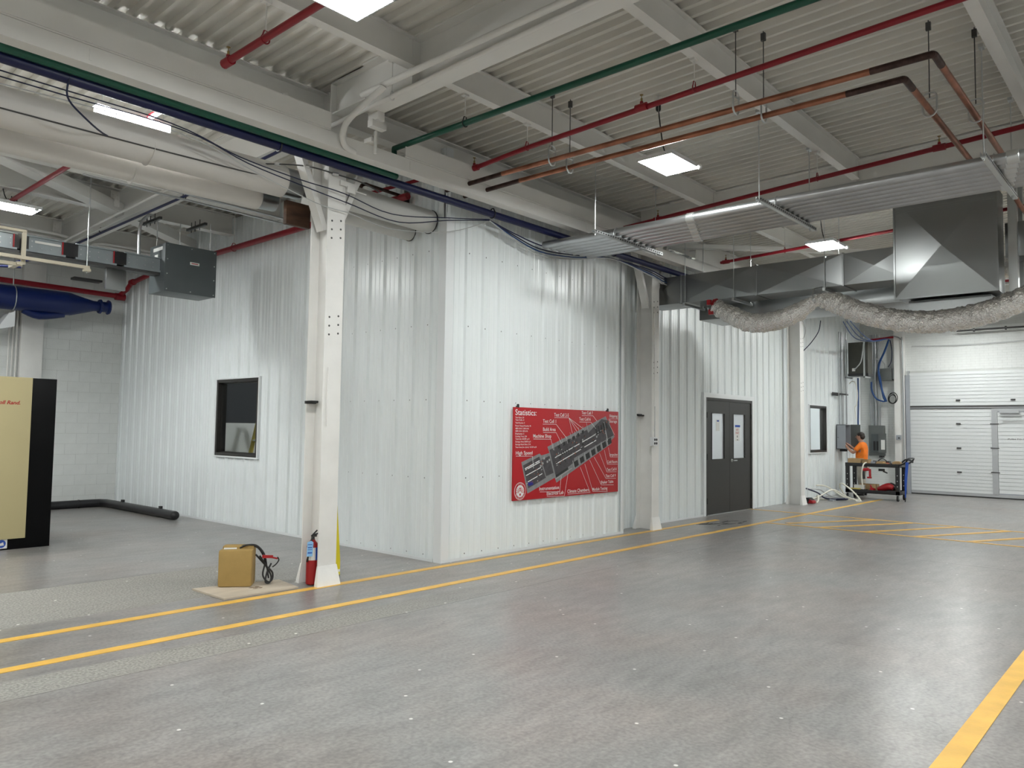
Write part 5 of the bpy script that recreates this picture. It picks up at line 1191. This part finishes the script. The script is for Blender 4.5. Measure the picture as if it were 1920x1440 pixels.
small('parts_tray', CARDL, 'brown parts tray in the middle of the cart top', 'tray', lambda q: (q.box(20.0, 20.3, 5.62, 5.86, .816, .90), q.box(20.0, 20.3, 5.7, 5.84, .90, .93)))
small('tool_case', REDT, 'small red tool case on the cart top', 'tool', lambda q: (q.box(19.97, 20.1, 5.55, 5.68, .816, .88), q.tube([(20.03, 5.56, .88), (20.03, 5.61, .91), (20.03, 5.66, .88)], .008, 6)))
small('hand_tools', DSTEEL, 'dark hand tools on the cart top near the cartons', 'tool', lambda q: (q.tube([(20.0, 5.98, .83), (20.05, 5.9, .90), (20.1, 5.86, .93)], .014, 6), q.tube([(20.05, 6.0, .83), (20.08, 5.92, .88)], .02, 6), q.box(20.1, 20.2, 5.9, 6.0, .816, .86)), 0)
small('hand_tools', DSTEEL, 'heap of dark tools on the right end of the cart top', 'tool', lambda q: (q.tube([(20.0, 5.38, .83), (20.05, 5.42, .87), (20.0, 5.47, .84), (20.1, 5.5, .86)], .018, 6, sm=3), q.box(20.1, 20.25, 5.36, 5.5, .816, .86)), 0)
dl = empty('cordless_drill', (19.88, 6.0, .6), 'red and black drill hanging at the cart front', 'tool')
q = MB(); q.tube([(19.87, 6.12, .72), (19.87, 5.98, .74)], .04, 10); q.build('motor', REDT, dl)
q = MB(); q.box(19.85, 19.89, 5.93, 5.98, .55, .75); q.box(19.84, 19.9, 5.92, 6.02, .52, .56); q.build('grip', REDT, dl, bevel=.008)
q = MB(); q.tube([(19.87, 6.12, .70), (19.87, 6.10, .50)], .035, 8); q.build('chuck', BLACK, dl)
small('black_tool', BLACKP, 'black tool hanging under the cart top shelf', 'tool', lambda q: (q.box(20.0, 20.04, 5.66, 5.80, .70, .76), q.tube([(20.02, 5.70, .70), (20.02, 5.60, .66)], .018, 6)))
small('red_tool_bag', REDT, 'red tool bag on the bottom shelf of the cart', 'bag', lambda q: q.tube([(20.1, 5.50, .30), (20.1, 5.6, .33), (20.12, 5.72, .29), (20.14, 5.85, .25)], [.06, .09, .085, .05], 12, sm=4), 0)
small('red_tool', REDT, 'red and black power tool on the bottom shelf, left of the red bag', 'tool', lambda q: (q.tube([(20.05, 5.92, .22), (20.08, 6.0, .24)], .055, 10), q.tube([(20.06, 5.98, .27), (20.1, 6.02, .34)], .02, 8)), 0)
small('open_carton', CARDL, 'brown carton on the bottom shelf of the cart', 'box', lambda q: (q.box(20.15, 20.4, 5.9, 6.3, .167, .17), q.box(20.15, 20.155, 5.9, 6.3, .17, .36), q.box(20.395, 20.4, 5.9, 6.3, .17, .36), q.box(20.15, 20.4, 5.9, 5.905, .17, .36), q.box(20.15, 20.4, 6.295, 6.3, .17, .36)), 0)
small('white_box', PAPER, 'white box on the bottom shelf of the cart', 'box', lambda q: (q.box(20.0, 20.13, 6.15, 6.38, .24, .33), q.box(19.99, 20.14, 6.14, 6.39, .33, .34)), .004)
small('black_case', BLACKP, 'black case on the bottom shelf of the cart', 'case', lambda q: (q.box(20.0, 20.35, 5.42, 5.62, .166, .24), q.box(20.0, 20.35, 6.1, 6.44, .166, .235)), .004)
small('yellow_tool', YLAD, 'yellow tool on the floor of the bottom shelf', 'tool', lambda q: (q.box(19.93, 19.97, 6.2, 6.45, .236, .26), q.box(19.94, 19.96, 6.22, 6.43, .26, .266)), .003)
um = empty('leaning_tool', (19.95, 5.18, .3), 'blue handled tool leaning at the right end of the cart', 'tool')
q = MB(); q.tube([(19.9, 5.13, .94), (19.92, 5.17, .5), (19.95, 5.19, .1)], [.035, .03, .012], 8); q.build('blue_cloth', BLUEL, um)
q = MB(); q.tube([(19.95, 5.19, .1), (19.96, 5.2, .0)], .012, 6); q.tube([(19.9, 5.24, .93), (19.9, 5.16, 1.0), (19.9, 5.06, .99), (19.9, 5.0, .94)], .022, 6, sm=4); q.build('handle', BLACK, um)

small('metal_bracket', GREYL, 'grey metal bracket on the cart top, right of the cartons', 'tool', lambda q: (q.box(19.98, 20.14, 5.88, 5.98, .816, .86), q.box(20.0, 20.03, 5.88, 5.98, .86, .93)))
small('tool_bag', BLACKP, 'black tool bag at the back of the cart top', 'bag', lambda q: (q.box(20.25, 20.42, 5.62, 6.0, .816, .94), q.tube([(20.33, 5.7, .94), (20.33, 5.8, 1.0), (20.33, 5.9, .94)], .012, 6, sm=3)), .01)
small('tape_roll', PAPER, 'white roll on the cart top near the handle', 'tape', lambda q: q.lathe((20.05, 5.52, .816), [(.05, 0), (.05, .05), (.02, .05)], 14), 0)
small('shelf_box', CARDL, 'low open box near the right leg on the cart top', 'box', lambda q: (q.box(20.12, 20.3, 5.34, 5.52, .862, .93), q.box(20.15, 20.27, 5.37, 5.49, .93, .945)), .003)
small('dark_pouch', BLACKP, 'black pouch on the bottom shelf behind the red bag', 'bag', lambda q: q.tube([(20.3, 5.45, .27), (20.32, 5.6, .33), (20.34, 5.78, .28)], [.05, .09, .05], 12, sm=4), 0)
# cables on the floor
random.seed(21)
cab = [([(20.0, 6.05, .90), (19.85, 6.1, .85), (19.84, 6.14, .6), (19.84, 6.12, .3)], 'cream cable hanging down the cart front', CABLEW),
       ([(18.3, 6.85, .02), (18.6, 6.7, .12), (19.0, 6.55, .25), (19.3, 6.4, .12), (19.5, 6.25, .02), (19.6, 6.1, .01)], 'cream cable arching low over the floor', CABLEW),
       ([(19.9, 6.55, .05), (19.7, 6.62, .30), (19.5, 6.5, .38), (19.4, 6.25, .25), (19.3, 6.0, .01), (19.2, 6.1, .01)], 'cream cable in a tall loop left of the cart', CABLEW),
       ([(18.9, 6.9, .34), (19.3, 6.8, .30), (19.5, 6.5, .08), (19.6, 6.3, .01), (19.3, 6.35, .01)], 'cream cable loop leaning toward the wall', CABLEW),
       ([(17.95, 6.55, .01), (18.2, 6.6, .04), (18.6, 6.75, .12), (18.8, 6.85, .03), (19.1, 6.6, .01), (19.4, 6.4, .01)], 'pale cable running to the red tool on the floor', CABLEW),
       ([(18.5, 7.0, .28), (18.7, 6.8, .18), (18.9, 6.7, .05), (19.1, 6.5, .02), (19.2, 6.3, .03)], 'navy cable lying under the cream cables', CABLED),
       ([(18.5, 6.98, .26), (18.9, 6.85, .25), (19.2, 6.7, .10), (19.3, 6.5, .04)], 'grey cable leaning on the heap by the wall', CABLEG),
       ([(18.9, 6.5, .02), (19.1, 6.35, .03), (19.3, 6.3, .03), (19.2, 6.5, .02), (19.0, 6.6, .03), (18.9, 6.5, .04), (19.1, 6.3, .05)], 'dark coiled cable on the floor', CABLED)]
for pts, lab, M_ in cab: cable(pts, .018, M_, lab, 'floor_cable')
small('grey_strips', GREYL, 'bundle of grey strips lying on the floor beside the cables', 'strips', lambda q: [q.box(18.7, 19.3, 6.45+.03*k, 6.47+.03*k, .002, .03) for k in range(4)], 0)
rt_ = empty('red_power_tool', (17.75, 6.62, 0), 'red and black tool on the floor right of the third column', 'tool')
q = MB(); q.prism([(17.66, 6.70, 0), (17.66, 6.54, 0), (17.66, 6.55, .07), (17.66, 6.62, .13), (17.66, 6.69, .13)], (.2, 0, 0)); q.build('case', BLACKP, rt_, bevel=.008)
q = MB(); q.prism([(17.65, 6.64, 0.01), (17.65, 6.52, 0.01), (17.65, 6.53, .06), (17.65, 6.60, .10)], (.2, 0, 0)); q.build('front', REDT, rt_, bevel=.008)

# ---------------------------------------------------------------- the worker
def skinmesh(name, nodes, edges, M, parent, lvl=2, root=0):
    base = wloc(parent)
    me = bpy.data.meshes.new(name); me.from_pydata([Vector(n[0]) for n in nodes], edges, []); o = bpy.data.objects.new(name, me); COL.objects.link(o)
    mod = o.modifiers.new('s', 'SKIN'); me.skin_vertices or me.attributes.new('x', 'FLOAT', 'POINT')
    sv = me.skin_vertices[0].data if len(me.skin_vertices) else None
    if sv is None: return None
    for k, n in enumerate(nodes):
        r = n[1]; sv[k].radius = (r, r) if not isinstance(r, tuple) else r; sv[k].use_root = (k == root)
    mod.use_smooth_shade = True
    sub = o.modifiers.new('u', 'SUBSURF'); sub.levels = lvl; sub.render_levels = lvl
    bpy.context.view_layer.update(); dg = bpy.context.evaluated_depsgraph_get()
    nm = bpy.data.meshes.new_from_object(o.evaluated_get(dg)); bpy.data.objects.remove(o); bpy.data.meshes.remove(me)
    nm.name = name; nm.materials.clear(); nm.materials.append(M)
    for p in nm.polygons: p.use_smooth = True
    r_ = bpy.data.objects.new(name, nm); COL.objects.link(r_); r_.parent = parent; return r_
man = empty('person', (21.06, 6.50, 0), 'person in an orange shirt and khaki trousers working at the open cabinet', 'person')
nodes = []; edges = []
def N_(p, r, par=None):
    nodes.append((p, r)); k = len(nodes)-1
    if par is not None: edges.append((par, k))
    return k
pel = N_((0, 0, .86), (.15, .12)); ab = N_((0, .01, 1.02), (.15, .125), pel); ch = N_((0, 0, 1.22), (.165, .12), ab); nb = N_((0, .01, 1.36), (.09, .075), ch); nk = N_((0, .03, 1.42), .05, nb)
hb = N_((0, .055, 1.47), (.065, .075), nk); hm = N_((0, .055, 1.54), (.075, .09), hb); ht = N_((0, .045, 1.60), (.055, .07), hm)
def arm(s):
    sh = N_((s*.17, .0, 1.31), .062, ch); el = N_((s*.25, .14, 1.10), .043, sh); fa = N_((s*.20, .27, 1.20), .038, el); wr_ = N_((s*.12, .38, 1.31), .026, fa); pm = N_((s*.10, .43, 1.34), (.030, .018), wr_)
    for k, dx in enumerate((-.024, -.008, .008, .024)):
        a = N_((s*(.10)+dx, .475, 1.36+.004*k), .0085, pm); N_((s*.10+dx*.9, .505-.004*abs(k-1), 1.35), .007, a)
    a = N_((s*.075, .43, 1.365), .009, pm); N_((s*.07, .465, 1.38), .008, a)
arm(-1); arm(1)
for s in (-1, 1):
    h_ = N_((s*.085, 0, .80), .085, pel); kn = N_((s*.10, .03, .46), .058, h_); cf_ = N_((s*.10, .0, .28), .05, kn); an = N_((s*.10, -.02, .08), .035, cf_); N_((s*.11, .12, .035), (.035, .025), an)
body = skinmesh('body', nodes, edges, SKIN, man)
SH = []; SE = []
def S_(p, r, par=None):
    SH.append((p, r)); k = len(SH)-1
    if par is not None: SE.append((par, k))
    return k
a0 = S_((0, -.0, .82), (.175, .15)); a1 = S_((0, .02, 1.0), (.175, .16), a0); a2 = S_((0, 0, 1.20), (.18, .14), a1); a3 = S_((0, .0, 1.34), (.12, .095), a2); S_((0, .015, 1.395), (.07, .065), a3)
for s in (-1, 1): b0 = S_((s*.17, 0, 1.31), .08, a2); b1_ = S_((s*.22, .07, 1.20), .07, b0); S_((s*.235, .10, 1.155), .066, b1_)
skinmesh('shirt', SH, SE, SHIRT, man)
SH = []; SE = []
p0 = S_((0, 0, .84), (.16, .13))
for s in (-1, 1): p1 = S_((s*.09, 0, .76), .10, p0); p2 = S_((s*.105, .03, .46), .075, p1); p3 = S_((s*.10, -.01, .12), .062, p2)
skinmesh('trousers', SH, SE, KHAKI, man)
for s in (-1, 1):
    q = MB(); q.tube([(21.06+s*.105, 6.50-.07, .045), (21.06+s*.105, 6.50+.02, .05), (21.06+s*.11, 6.50+.15, .035), (21.06+s*.11, 6.50+.19, .03)], [.04, .045, .038, .02], 10, sm=3); q.build('shoe', BLACKP, man)
def blob(name, c, r, M, parent, f=None):
    q = MB(); n, m_ = 16, 10; c = Vector(c)+Vector((21.06, 6.50, 0))
    for j in range(m_+1):
        th = PI*j/m_
        for k in range(n):
            a = 2*PI*k/n; p = Vector((math.sin(th)*math.cos(a)*r[0], math.sin(th)*math.sin(a)*r[1], math.cos(th)*r[2])); q.v.append(c+p)
    for j in range(m_):
        for k in range(n): a_, b_ = j*n+k, j*n+(k+1) % n; q.face((a_, b_, b_+n, a_+n))
    return q.build(name, M, parent, sharp=80)
blob('hair', (0, .025, 1.575), (.088, .093, .075), HAIR, man); blob('hair_back', (0, -.015, 1.525), (.082, .06, .075), HAIR, man)
blob('nose', (0, .148, 1.515), (.012, .018, .018), SKIN, body)
blob('ear', (-.08, .045, 1.52), (.010, .02, .03), SKIN, body); blob('ear', (.08, .045, 1.52), (.010, .02, .03), SKIN, body)
for s in (-1, 1): blob('eye', (s*.032, .132, 1.54), (.012, .008, .007), BLACK, body)
blob('mouth', (0, .135, 1.475), (.022, .008, .005), mat('lip', (.3, .1, .09), .5), body)
